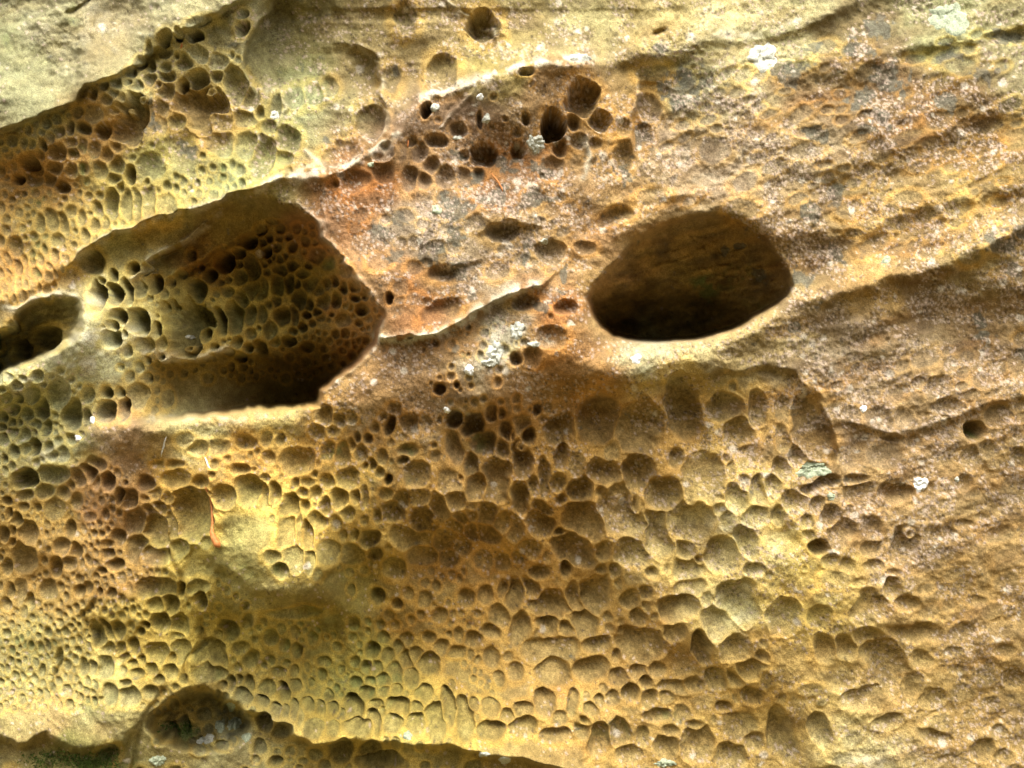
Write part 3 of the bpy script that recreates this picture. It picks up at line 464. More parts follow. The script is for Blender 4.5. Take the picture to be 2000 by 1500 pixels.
# ---------------------------------------------------------------- rock colours (stone tones, with some shade of the hollows painted in)
COLS = """100 60 aca27e;300 150 b6ab84;40 200 a8a27c;450 60 b4a980;200 40 a49472;20 120 9e9a74;330 40 b2a884;200 270 b08a56;80 330 ac8450;330 200 b08e5a;400 260 b4945c;600 80 a0905e;600 180 a8a67c;700 100 a89062;850 100 b09666;950 60 b69e6e;960 120 b09a58;
330 320 aca46e;500 280 b2a46c;440 340 acac7e;100 450 c2aa6c;60 520 c89c62;250 430 bcac6e;300 460 b8984e;400 480 a87e40;450 420 a88c48;500 600 b4a45c;600 550 9c8848;380 600 bcae6c;250 600 c4b884;600 700 8a723a;300 720 9a8448;
100 650 a89660;150 720 cec8a0;200 680 d2cca4;50 800 b4ae7e;80 880 b8b082;400 815 d0bf88;560 800 ccb26e;250 890 b68e68;200 990 b48c68;195 1080 b89462;450 870 caa05a;330 950 cca65a;600 850 cea45e;380 1060 b6a45c;480 1050 b8aa66;
550 1120 c0aa6a;600 1000 d2b262;100 1000 b4965a;80 1100 b4925c;60 1300 b8aa74;200 1350 beb07a;120 1420 c6a870;270 1280 b29a50;350 1200 b8a254;450 1250 b29f50;150 1480 8c8448;350 1400 a08a50;420 1420 b2a678;
620 1200 a68f40;700 1300 a8984c;850 1200 b89452;900 1100 b88e50;1000 1250 be9c60;800 1400 ae984a;800 1450 c6ae68;1050 1050 ba9254;1150 900 ba9458;1300 850 bc965a;1400 950 ccaa66;1450 1020 d6be80;1450 1170 dac68c;1380 1080 d0b478;
1550 1150 d2b464;1500 1300 c8a460;1300 1250 bc985c;1200 1400 be9c60;1700 1000 b89466;1900 1000 b69464;1900 1200 b6925c;1750 1350 c09e62;1950 1450 b6945c;1700 1450 c6b07a;1600 850 b89460;1700 850 ba9a78;
900 220 a07e68;800 270 a6846a;1100 180 ac845a;1000 330 a4744a;700 370 ac7446;660 450 b07c54;800 450 b49c86;900 470 b0967a;750 560 be8e62;1050 470 ae9272;800 600 a8744a;900 640 a47a4a;960 680 bab09a;700 720 b08656;800 740 b88e64;
1080 600 b07a4e;1000 740 b28452;1100 700 b8844c;1200 720 be8a4e;1250 690 c4be9c;1350 690 ccb482;1500 650 c6a872;1160 560 cc9f60;1250 440 c09a66;1150 450 b88e64;1350 550 a88848;1250 600 9a7a40;1420 480 b08c50;
1300 250 ba9c80;1400 330 c4a88e;1250 170 b08e58;1220 260 ba9056;1350 150 a49a78;1300 90 ccb478;1100 60 bcac7a;1450 60 d2c290;1550 40 ccc092;1600 200 9c7c58;1750 180 8e6c48;1900 200 90724a;1600 280 ae9474;1800 280 9a7a50;1950 330 ac8e58;
1700 60 94805a;1850 60 b4ae80;1950 100 a89c74;1700 420 b89a68;1900 400 bea068;1600 500 967852;1800 480 a88656;1700 545 c8a064;1900 500 bea272;1750 600 a07c4c;1900 600 a6845e;1650 680 b89a7a;1800 700 b29470"""
pts = []; vals = []
for rec in COLS.replace('\n', '').split(';'):
    a, b, c = rec.split(); s = [int(c[i:i + 2], 16) / 255 for i in (0, 2, 4)]
    pts.append((float(a), float(b))); vals.append([((v + .055) / 1.055) ** 2.4 for v in s])
wx_ = 34 * fbm(PXg / 70, PYg / 55, 1, 3); wy_ = 26 * fbm(PXg / 60, PYg / 50, 9, 3)
BC = [up(c, wx_, wy_) for c in idw(pts, vals, 30.0)]
COL = np.stack(BC, -1)
# pocket rims carry the iron-rich ochre skin, floors are loose greyer sand; the contrast also paints lit rims, shaded floors
rim = np.maximum(sstep(.78, 1.0, D1) * (1 - sstep(1.2, 1.7, D1)), wall * .9) * (1 - 1.6 * (1 - soft)).clip(0, 1); flo = sstep(.95, .7, D1) * (1 - wall)
ochre = np.array([1.50, 1.33, .88], np.float32); dust_shade = np.array([.90, .92, .95], np.float32)
COL = COL * (1 + (ochre - 1) * (rim * .9)[..., None]) * (1 + (dust_shade - 1) * (flo * .8)[..., None])
# bands of rust along the bedding
rust = np.clip(fbm(U / 150, V / 30, 2, 3), 0, 1) * (.35 + .5 * strat)
COL = COL * (1 - rust[..., None] * np.array([.06, .20, .34], np.float32))
COL = np.clip(COL, 0.01, 0.9)

HOLMASK = np.zeros_like(M)
for key in HOL:
    sl, d = HOL[key]; HOLMASK[sl] = np.maximum(HOLMASK[sl], sstep(0, 6, d))
def blobs(txt):
    F = np.zeros_like(M)
    for rec in txt.replace('\n', '').split(';'):
        v = [float(c) for c in rec.split()]; x0, y0, rx, ry = v[:4]; s = v[4] if len(v) > 4 else 1.0
        i0, i1 = np.searchsorted(xs, [x0 - 2.5 * rx, x0 + 2.5 * rx]); j0, j1 = np.searchsorted(ys, [y0 - 2.5 * ry, y0 + 2.5 * ry]); sl = (slice(j0, j1), slice(i0, i1))
        d2 = ((PXg[sl] - x0) / rx + .5 * W2x[sl]) ** 2 + ((PYg[sl] - y0) / ry + .5 * W2y[sl]) ** 2
        F[sl] = np.maximum(F[sl], s * np.exp(-d2 * .9))
    return F
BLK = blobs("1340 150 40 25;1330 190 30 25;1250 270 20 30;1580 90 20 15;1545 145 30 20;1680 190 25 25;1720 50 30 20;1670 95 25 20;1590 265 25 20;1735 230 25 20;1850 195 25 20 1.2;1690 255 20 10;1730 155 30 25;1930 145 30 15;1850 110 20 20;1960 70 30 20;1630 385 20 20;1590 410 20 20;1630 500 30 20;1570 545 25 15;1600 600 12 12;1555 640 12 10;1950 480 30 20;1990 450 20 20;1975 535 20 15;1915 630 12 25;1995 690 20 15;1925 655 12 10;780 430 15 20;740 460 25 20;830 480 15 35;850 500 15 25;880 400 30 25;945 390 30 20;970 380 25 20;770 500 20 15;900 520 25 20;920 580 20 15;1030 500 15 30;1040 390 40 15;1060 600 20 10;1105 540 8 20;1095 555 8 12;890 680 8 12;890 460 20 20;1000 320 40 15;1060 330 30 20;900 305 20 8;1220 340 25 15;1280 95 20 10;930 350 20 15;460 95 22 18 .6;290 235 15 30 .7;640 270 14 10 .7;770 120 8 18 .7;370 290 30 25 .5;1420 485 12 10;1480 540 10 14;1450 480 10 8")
GRN = blobs("135 20 16 30;0 60 25 30;60 480 40 30 .5;600 140 60 50 .6;440 330 30 25 .9;520 320 40 30 .6;160 335 16 30 .9;150 300 20 20 .7;640 515 20 16 .6;1385 565 26 22 1.3;1440 540 25 25 .7;1475 600 20 12 .8;500 1110 60 25 .7;680 1130 40 30 .6;640 1230 80 40 .7;700 1330 80 50 .6;60 1260 50 30 .6;180 1370 40 25 .7;200 1490 60 20 1.2;120 1485 60 14 .8;360 1425 30 20 .9;1855 20 30 25 .6;1905 855 9 10 1.3;760 950 40 20 .4;790 880 20 30 .6;930 870 25 30 .5;620 900 30 30 .5;650 890 16 20 .7;75 545 12 12 .9;70 390 15 20 1;910 700 8 8 .8;1240 700 30 8 .4;560 1270 60 60 .5;430 1330 30 30 .4;860 330 10 8 .4;250 160 60 40 .2;1290 1400 40 20 .5;1180 1420 60 30 .5")
PALE = blobs('965 680 30 40 .9;1010 642 36 16 .8;1042 670 26 10 .8;930 720 25 15 .5;195 665 55 40 .8;150 715 50 32 .9;80 745 60 16 .7;280 615 22 20 .6;300 690 30 10 .7;75 892 40 22 .8;30 770 30 14 .5;110 760 30 14 .6;240 660 40 20 .6;1250 692 45 9 .6;1130 118 40 9 .6;1050 285 18 20 .6;790 655 60 8 .4;1010 560 50 10 .5;880 800 26 20 .4;690 840 26 24 .4;1440 1020 60 60 .3;1440 1190 40 50 .4;1390 1080 30 30 .3;150 60 120 60 .2;1290 100 80 22 .4;1450 70 80 16 .5;1560 40 50 14 .4;1390 330 120 60 .25;1650 690 80 40 .25;1700 1480 60 20 .5;400 815 190 9 .4')
SPKP = [(100,100,.08),(300,300,.15),(600,100,.25),(600,250,.35),(900,80,.5),(1100,60,.6),(1300,90,.4),(1500,40,.4),(1400,250,1),(1500,350,1),(1700,250,.8),(1900,300,.75),(1950,100,.5),(1700,80,.6),(900,250,.6),(1100,330,.6),(1000,400,.9),(850,470,.95),(700,420,.6),(800,600,.5),(1080,600,.5),(1200,600,.15),(1250,720,.3),(1400,690,.6),(1600,680,.9),(1750,650,.9),(1950,600,.7),(1700,540,.4),(1600,520,.8),(1800,400,.7),(1900,480,.6),(1350,500,.15),(600,600,.03),(400,650,.03),(200,700,.1),(100,500,.15),(80,850,.1),(400,850,.08),(250,900,.2),(500,1000,.06),(700,760,.4),(800,780,.5),(950,700,.5),(900,900,.1),(1200,850,.35),(1350,900,.5),(1450,1000,.5),(1550,850,.7),(1650,850,.85),(1800,900,.85),(1950,900,.7),(1750,1050,.6),(1900,1200,.5),(1650,1200,.3),(1500,1250,.2),(1750,1400,.35),(1300,1200,.2),(1100,1100,.15),(1000,1300,.08),(700,1300,.03),(100,1100,.05),(100,1350,.1),(300,1250,.04),(1200,1450,.15)]
SPK = (1 - .97 * HOLMASK) * up(idw([p[:2] for p in SPKP], [(p[2],) for p in SPKP], 40.0)[0])

def worley(c, seed):                          # jittered cells: distance to the nearest seed point (in cells) and two random numbers of that seed
    r_ = np.random.default_rng(seed); T = r_.random((512, 512, 4)).astype(np.float32)
    fx = PXg / c; fy = PYg / c; ix = np.floor(fx).astype(np.int32); iy = np.floor(fy).astype(np.int32)
    best = np.full(PXg.shape, 9, np.float32); ra = np.zeros_like(best); rb = np.zeros_like(best)
    for oy in (-1, 0, 1):
        for ox in (-1, 0, 1):
            t = T[(iy + oy) & 511, (ix + ox) & 511]
            dd = np.hypot(ix + ox + t[..., 0] - fx, iy + oy + t[..., 1] - fy); m = dd < best
            best[m] = dd[m]; ra[m] = t[..., 2][m]; rb[m] = t[..., 3][m]
    return best, ra, rb
def tint(mask, colour):
    global COL
    COL = COL + (np.array(colour, np.float32) - COL) * mask[..., None]
lum = (COL @ np.array([.3, .55, .15], np.float32))[..., None]
COL = (lum + (COL - lum) * .91) * np.array([.95, 1.0, .86], np.float32)
blot = fbm(PXg / 46, PYg / 40, 3, 3); mid = fbm(PXg / 11, PYg / 11, 6, 2)
COL = COL * (1 + .09 * blot[..., None] * np.array([.8, 1.0, 1.2], np.float32)) * (1 + .15 * mid[..., None])
rag = fbm(PXg / 14, PYg / 14, 10, 3)
COL = COL * (1 + (.20 * slabm * fbm(U / 50, V / 14, 3, 4))[..., None])
COL = COL * (1 + (.13 + .15 * flo)[..., None] * fbm(PXg / 4.2, PYg / 4.2, 1, 2)[..., None])
COL = COL * .64
tint(np.clip(VEIN * sstep(-.9, .5, rag) * 1.2, 0, .92), (.56, .53, .40))
COL = COL * (1 + .45 * (HOLR * fbm(U / 34, V / 13, 6, 3))[..., None] * np.array([1.0, .95, .7], np.float32))
tint(np.clip(PALE * sstep(-.6, .6, rag + .4 * blot), 0, .85), (.46, .44, .33))
tint(np.clip(GRN * sstep(-.7, .7, rag) * np.maximum(.5 + .5 * flo, HOLR), 0, .85), (.13, .165, .05))
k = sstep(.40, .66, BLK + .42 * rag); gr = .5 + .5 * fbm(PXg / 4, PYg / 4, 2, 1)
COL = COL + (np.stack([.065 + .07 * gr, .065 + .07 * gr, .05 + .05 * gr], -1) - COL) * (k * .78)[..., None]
# a dirtier, darker film where lichen is thick
tint(np.clip(SPK, 0, 1) * sstep(.1, .9, fbm(PXg / 60, PYg / 40, 8, 3)) * .62 * (near > .5), (.11, .075, .042))
clump = sstep(-.45, .55, fbm(PXg / 42, PYg / 34, 5, 3))
SPECK = np.zeros_like(M)
for c, amt, colr, seed in ((7.5, .72, (.46, .36, .285), 1), (5.2, .72, (.44, .36, .27), 2), (17.0, .15, (.55, .50, .40), 3), (6.0, .70, (.07, .05, .033), 4)):
    dd, ra, rb = worley(c, seed)
    m = (ra < np.clip(SPK, 0, 1) * clump * amt) * sstep(.62, .22, dd / (.45 + .75 * rb)) * .66 * near
    tint(m, colr); SPECK = np.maximum(SPECK, m * (seed < 4))
# on the steep walls of the hollows the stain varies only slowly
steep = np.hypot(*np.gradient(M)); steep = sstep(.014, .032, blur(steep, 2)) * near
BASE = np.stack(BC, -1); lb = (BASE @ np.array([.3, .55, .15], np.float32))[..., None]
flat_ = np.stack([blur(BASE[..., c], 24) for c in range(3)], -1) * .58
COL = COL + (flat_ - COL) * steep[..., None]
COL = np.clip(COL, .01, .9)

# ---------------------------------------------------------------- materials
def nodes_of(name):
    m = bpy.data.materials.new(name); m.use_nodes = True
    return m, m.node_tree.nodes, m.node_tree.links, m.node_tree.nodes['Principled BSDF']
def rock_material():
    m, n, l, b = nodes_of('weathered_sandstone')
    b.inputs['Roughness'].default_value = .92; b.inputs['Specular IOR Level'].default_value = .18
    geo = n.new('ShaderNodeNewGeometry'); pos = geo.outputs['Position']
    ac = n.new('ShaderNodeAttribute'); ac.attribute_name = 'rock_tone'
    def noise(scale, det=3, rough=.55, dist=0.0):
        t = n.new('ShaderNodeTexNoise'); t.inputs['Scale'].default_value = scale; t.inputs['Detail'].default_value = det; t.inputs['Roughness'].default_value = rough; t.inputs['Distortion'].default_value = dist
        l.new(pos, t.inputs['Vector']); return t.outputs[0]
    def math_(op, a, c, clamp=False):
        t = n.new('ShaderNodeMath'); t.operation = op; t.use_clamp = clamp
        for i, v in enumerate((a, c)):
            if isinstance(v, (int, float)): t.inputs[i].default_value = v
            else: l.new(v, t.inputs[i])
        return t.outputs[0]
    def rng(v, a, c, lo=0.0, hi=1.0, smooth=True):
        t = n.new('ShaderNodeMapRange'); t.interpolation_type = 'SMOOTHSTEP' if smooth else 'LINEAR'
        t.inputs[1].default_value = a; t.inputs[2].default_value = c; t.inputs[3].default_value = lo; t.inputs[4].default_value = hi
        l.new(v, t.inputs[0]); return t.outputs[0]
    def mix(f, a, c, mode='MIX'):
        t = n.new('ShaderNodeMix'); t.data_type = 'RGBA'; t.blend_type = mode
        if isinstance(f, (int, float)): t.inputs[0].default_value = f
        else: l.new(f, t.inputs[0])
        for i, v in ((6, a), (7, c)):
            if isinstance(v, tuple): t.inputs[i].default_value = v + (1,)
            else: l.new(v, t.inputs[i])
        return t.outputs[2]
    grain = noise(520, 3, .65)
    col = mix(.8, ac.outputs['Color'], mix(rng(grain, .32, .68), (.60, .58, .56), (1.36, 1.36, 1.36)), 'MULTIPLY')
    col = mix(.4, col, mix(rng(noise(55, 4, .6), .34, .66), (.74, .70, .64), (1.16, 1.16, 1.16)), 'MULTIPLY')
    l.new(col, b.inputs['Base Color'])
    bump = n.new('ShaderNodeBump'); bump.inputs['Strength'].default_value = 1.0; bump.inputs['Distance'].default_value = .0024
    l.new(noise(330, 4, .7), bump.inputs['Height']); l.new(bump.outputs[0], b.inputs['Normal'])
    return m
ROCK = rock_material()
def plain(name, c1, c2, scale=300, rough=.9, bump=.4):
    m, n, l, b = nodes_of(name)
    t = n.new('ShaderNodeTexNoise'); t.inputs['Scale'].default_value = scale; t.inputs['Detail'].default_value = 4
    g = n.new('ShaderNodeNewGeometry'); l.new(g.outputs['Position'], t.inputs['Vector'])
    r = n.new('ShaderNodeValToRGB'); r.color_ramp.elements[0].position = .35; r.color_ramp.elements[1].position = .65
    r.color_ramp.elements[0].color = c1 + (1,); r.color_ramp.elements[1].color = c2 + (1,)
    l.new(t.outputs[0], r.inputs[0]); l.new(r.outputs[0], b.inputs['Base Color'])
    bp = n.new('ShaderNodeBump'); bp.inputs['Strength'].default_value = bump; bp.inputs['Distance'].default_value = .002
    l.new(t.outputs[0], bp.inputs['Height']); l.new(bp.outputs[0], b.inputs['Normal']); b.inputs['Roughness'].default_value = rough
    b.inputs['Specular IOR Level'].default_value = .2
    return m

# ---------------------------------------------------------------- the cliff and its parts
def tag(o, label=None, cat=None, group=None, kind=None):
    for k, v in (('label', label), ('category', cat), ('group', group), ('kind', kind)):
        if v: o[k] = v
    return o
cliff = bpy.data.objects.new('sandstone_cliff', None); COLL.objects.link(cliff); cliff.location = (0, .3, 0); cliff.empty_display_size = .2
tag(cliff, 'ochre and rust sandstone cliff face eaten into honeycomb cells and two dark hollows', 'cliff')
bpy.context.view_layer.update()
INV = cliff.matrix_world.inverted()

REG = [  # part name, label, polygon in pixels (first match wins); hollows are added from their outlines
 ('slab', 'smooth pale cream slab sloping back above the honeycombed rock', [(-9000,-9000),(560,-60),(480,-4),(385,43),(312,83),(250,133),(168,170),(150,201),(60,233),(0,257),(-300,421),(-9000,600)]),
 ('honeycomb_band', 'rusty band of small cells under the pale slab', [(-9000,600),(-300,421),(0,257),(60,233),(150,201),(168,170),(250,133),(312,83),(385,43),(480,-4),(480,130),(520,250),(600,330),(510,366),(380,405),(228,456),(150,494),(120,580),(0,640),(-9000,640)]),
 ('alcove', 'shallow grey green scooped alcove with thin curved edges', [(480,-4),(560,-60),(560,-9000),(1000,-9000),(1000,128),(950,152),(880,172),(815,188),(765,274),(690,313),(625,340),(600,330),(520,250),(480,130)]),
 ('crust_ridge', 'purplish brown pocked crust ridge with pale specks', [(625,340),(690,313),(765,274),(815,188),(880,172),(950,152),(1000,128),(1150,116),(1250,170),(1240,330),(1000,370),(640,365)]),
 ('bedding_band', 'rough pink brown bedding layers speckled with pale and dark lichen', [(1000,128),(1000,-9000),(9000,-9000),(9000,-600),(2060,420),(1950,478),(1825,531),(1700,560),(1544,600),(1536,520),(1450,425),(1350,405),(1160,430),(1240,330),(1250,170),(1150,116)]),
 ('pillar', 'red brown lichen speckled pillar standing between the two hollows', [(510,366),(600,330),(640,365),(1000,370),(1240,330),(1160,430),(1350,405),(1450,425),(1536,520),(1544,600),(1500,618),(1400,690),(1250,748),(1172,757),(1110,812),(960,790),(840,760),(640,830),(620,790),(757,600),(622,438),(560,392)]),
 ('lip', 'pale buff sill along the foot of the large hollow', [(150,866),(180,822),(640,788),(640,830),(500,832),(400,838),(260,850)]),
 ('honeycomb_band', 'grey green crust of open cells beside the sill', [(-9000,640),(0,640),(120,580),(180,600),(180,822),(150,866),(180,905),(0,925),(-9000,1000)]),
 ('honeycomb_band', 'brown wall of fine upright cells left of the yellow bulge', [(-9000,1000),(0,925),(180,905),(260,935),(330,1048),(352,1128),(190,1262),(102,1352),(140,1400),(0,1442),(-300,1470),(-9000,1600)]),
 ('bulge', 'bright yellow bulge dimpled with wide cells under the sill', [(150,866),(260,850),(400,838),(500,832),(640,830),(840,760),(860,850),(880,1000),(700,1075),(598,1150),(500,1140),(352,1128),(330,1048),(260,935),(180,905)]),
 ('honeycomb_panel', 'olive shaded panel of worn cells below the yellow bulge', [(352,1128),(500,1140),(598,1150),(700,1075),(880,1000),(960,1250),(1000,1486),(870,1462),(780,1452),(620,1456),(475,1385),(400,1340),(290,1390),(140,1400),(102,1352),(190,1262)]),
 ('ledge', 'pale narrow ledge with a dark mossy undercut at the bottom', [(-9000,1600),(-300,1470),(0,1442),(140,1400),(290,1390),(400,1340),(475,1385),(620,1456),(780,1452),(870,1462),(1000,1486),(1160,1520),(1160,9000),(-9000,9000)]),
 ('honeycomb_panel', 'broad ochre panel of large oval cells below the round hollow', [(840,760),(960,790),(1110,812),(1172,757),(1250,748),(1400,690),(1500,716),(1590,768),(1630,900),(1660,1010),(1560,1160),(1600,1330),(1560,9000),(1160,9000),(1160,1520),(1000,1486),(960,1250),(880,1000),(860,850)]),
 ('slab', 'gently rippled brown slab with shallow scoops and sandy grain', None),
]
xc = (PXg[:-1, :-1] + PXg[1:, 1:]) / 2; yc = (PYg[:-1, :-1] + PYg[1:, 1:]) / 2
def poly_mask(poly):
    m = np.zeros(xc.shape, bool); n = len(poly); q = poly
    yy = yc[:, 0]; xx = xc[0]
    for k in range(n):
        (ax, ay), (bx, by) = q[k], q[(k + 1) % n]
        if ay == by: continue
        rows = np.where((ay > yy) != (by > yy))[0]
        if len(rows) == 0: continue
        xcr = (bx - ax) * (yy[rows] - ay) / (by - ay) + ax
        m[rows] ^= xx[None, :] < xcr[:, None]
    return m
FR = np.full(xc.shape, len(REG) - 1, np.int32)
done = np.zeros(xc.shape, bool)
for i, (nm, lb, poly) in enumerate(REG):
    if poly is None: continue
    m = poly_mask(poly) & ~done; FR[m] = i; done |= m
HOLP = [('hollow', 'large dark hollow with a honeycombed back wall', 'big'), ('hollow', 'smooth rounded dark hollow with algae inside', 'round'), ('hollow', 'small shaded hollow left of the large one', 'side'), ('hollow', 'low hollow with pale lichen under the olive panel', 'low')]
for nm, lb, key in HOLP:
    i = len(REG); REG.append((nm, lb, None)); sl, d = HOL[key]
    js, je = sl[0].start, min(sl[0].stop, NY - 1); is_, ie = sl[1].start, min(sl[1].stop, NX - 1)
    FR[js:je, is_:ie][d[:je - js, :ie - is_] > 1] = i

# which pockets become parts of their own: those about 15 pixels across or more, at most 300 on one part
pidf = PID[:-1, :-1]
same = (pidf == PID[1:, :-1]) & (pidf == PID[:-1, 1:]) & (pidf == PID[1:, 1:])
pidf = np.where(same, pidf, -1)
home = {}; cand = {}
for k, p in enumerate(pits):
    if not (-10 < p[0] < 2010 and -10 < p[1] < 1510) or min(p[2], p[3]) < 7.5 or p[5] < .45: continue
    i = min(max(np.searchsorted(xs, p[0]), 0), NX - 2); j = min(max(np.searchsorted(ys, p[1]), 0), NY - 2)
    if PID[j, i] != k: continue
    home[k] = FR[j, i]; cand.setdefault(FR[j, i], []).append(k)
keep = {}
for r, ks in cand.items():
    ks.sort(key=lambda k: -pits[k][2] * pits[k][3])
    for k in ks[:290]: keep[k] = r
flag = np.full(len(pits) + 1, -1, np.int64)
for k in keep: flag[k] = k
cellf = flag[pidf]
for_key = np.where(cellf >= 0, 1000 + cellf, FR)

VIDX = np.arange(NX * NY).reshape(NY, NX)
quads = np.stack([VIDX[:-1, :-1], VIDX[1:, :-1], VIDX[1:, 1:], VIDX[:-1, 1:]], -1).reshape(-1, 4)
keys = for_key.reshape(-1)
srt = np.argsort(keys, kind='stable'); ks, starts = np.unique(keys[srt], return_index=True); ends = list(starts[1:]) + [len(srt)]
COf = CO.reshape(-1, 3).astype(np.float32); NOf = NO.reshape(-1, 3).astype(np.float32); COLf = COL.reshape(-1, 3).astype(np.float32)
origin = np.array(cliff.location, np.float32)
def mesh_from(name, q, mat):
    used, inv = np.unique(q, return_inverse=True); inv = inv.reshape(-1)
    me = bpy.data.meshes.new(name); nv, nf = len(used), len(q)
    me.vertices.add(nv); me.loops.add(nf * 4); me.polygons.add(nf)
    me.vertices.foreach_set('co', (COf[used] - origin).reshape(-1))
    me.loops.foreach_set('vertex_index', inv.astype(np.int32))
    me.polygons.foreach_set('loop_start', np.arange(0, nf * 4, 4, dtype=np.int32)); 
    me.polygons.foreach_set('use_smooth', np.ones(nf, bool))
    a = me.color_attributes.new('rock_tone', 'FLOAT_COLOR', 'POINT'); c = np.ones((nv, 4), np.float32); c[:, :3] = COLf[used]; a.data.foreach_set('color', c.reshape(-1))
    me.materials.append(mat); me.update(calc_edges=True)
    me.normals_split_custom_set_from_vertices(NOf[used].tolist())
    return me
part_obj = {}
for key, a, b in zip(ks, starts, ends):
    if key >= 1000: continue
    nm, lb, _ = REG[key]
    o = bpy.data.objects.new(nm, mesh_from(nm, quads[srt[a:b]], ROCK)); COLL.objects.link(o); o.parent = cliff; o['label'] = lb; part_obj[key] = o
n_cells = 0
for key, a, b in zip(ks, starts, ends):
    if key < 1000 or b - a < 12: continue
    o = bpy.data.objects.new('cell', mesh_from('cell', quads[srt[a:b]], ROCK)); COLL.objects.link(o); o.parent = part_obj[keep[key - 1000]]; n_cells += 1
tiny = [quads[srt[a:b]] for key, a, b in zip(ks, starts, ends) if key >= 1000 and b - a < 12]
if tiny:
    o = bpy.data.objects.new('cell', mesh_from('cell', np.concatenate(tiny), ROCK)); COLL.objects.link(o); o.parent = part_obj[len(REG) - 5]; o['kind'] = 'stuff'
print('pits', len(pits), 'digitised', N_DIG, 'cells', n_cells, 'verts', NX * NY)

# ---------------------------------------------------------------- things on the rock
def surf(px, py):
    px = np.asarray(px, float); py = np.asarray(py, float)
    i = np.clip(np.searchsorted(xs, px) - 1, 0, NX - 2); j = np.clip(np.searchsorted(ys, py) - 1, 0, NY - 2)
    a = ((px - xs[i]) / (xs[i + 1] - xs[i]))[..., None]; b = ((py - ys[j]) / (ys[j + 1] - ys[j]))[..., None]
    def bl(F): return (F[j, i] * (1 - a) + F[j, i + 1] * a) * (1 - b) + (F[j + 1, i] * (1 - a) + F[j + 1, i + 1] * a) * b
    nn = bl(NO); return bl(CO), nn / (np.linalg.norm(nn, axis=-1, keepdims=True) + 1e-9)
def mesh_obj(name, verts, faces, mat, parent=None):
    me = bpy.data.meshes.new(name); c = np.mean(np.array(verts), 0)
    me.from_pydata([tuple(v) for v in (np.array(verts) - c)], [], faces); me.materials.append(mat)
    for p in me.polygons: p.use_smooth = True
    o = bpy.data.objects.new(name, me); o.location = c; COLL.objects.link(o); o.parent = parent
    return o
def patch(name, x, y, rx, ry, thick, mat, seed, lumps=1.0, rag=.20):
    r_ = np.random.default_rng(seed); NR, NS = (7, 22) if rx < 14 else (11, 40)
    ph = r_.random(6) * 6.28
    th = np.arange(NS) / NS * 2 * math.pi
    out_ = 1 + rag * (.45 * np.sin(2 * th + ph[0]) + .4 * np.sin(3 * th + ph[1]) + .35 * np.sin(5 * th + ph[2]) + .35 * np.sin(9 * th + ph[3])) + rag * 1.1 * (r_.random(NS) - .5)
    V = []; F = []
    rr = np.concatenate([[0], np.repeat(np.arange(1, NR + 1) / NR, NS)]); tt = np.concatenate([[0], np.tile(th, NR)]); oo = np.concatenate([[1], np.tile(out_, NR)])
    px = x + rx * rr * oo * np.cos(tt); py = y + ry * rr * oo * np.sin(tt)
    c, nn = surf(px, py)
    h = thick * ((1 - rr ** 5) * (1 + lumps * (fbm(px / 5.0, py / 5.0, seed, 2))) - .25 * rr ** 5) - .0004 * (rr > .99)
    V = c + nn * h[:, None]
    for s in range(NS): F.append((0, 1 + (s + 1) % NS, 1 + s))
    for q in range(NR - 1):
        for s in range(NS):
            a = 1 + q * NS + s; b = 1 + q * NS + (s + 1) % NS; F.append((a, b, b + NS, a + NS))
    return mesh_obj(name, V, F, mat)
WHITE = plain('white_lichen_crust', (.28, .28, .22), (.52, .52, .44), 420)
GREENW = plain('pale_green_lichen_crust', (.20, .23, .15), (.38, .41, .28), 420)
BRIGHT = plain('white_fleck', (.60, .60, .56), (.78, .78, .74), 600, .7)
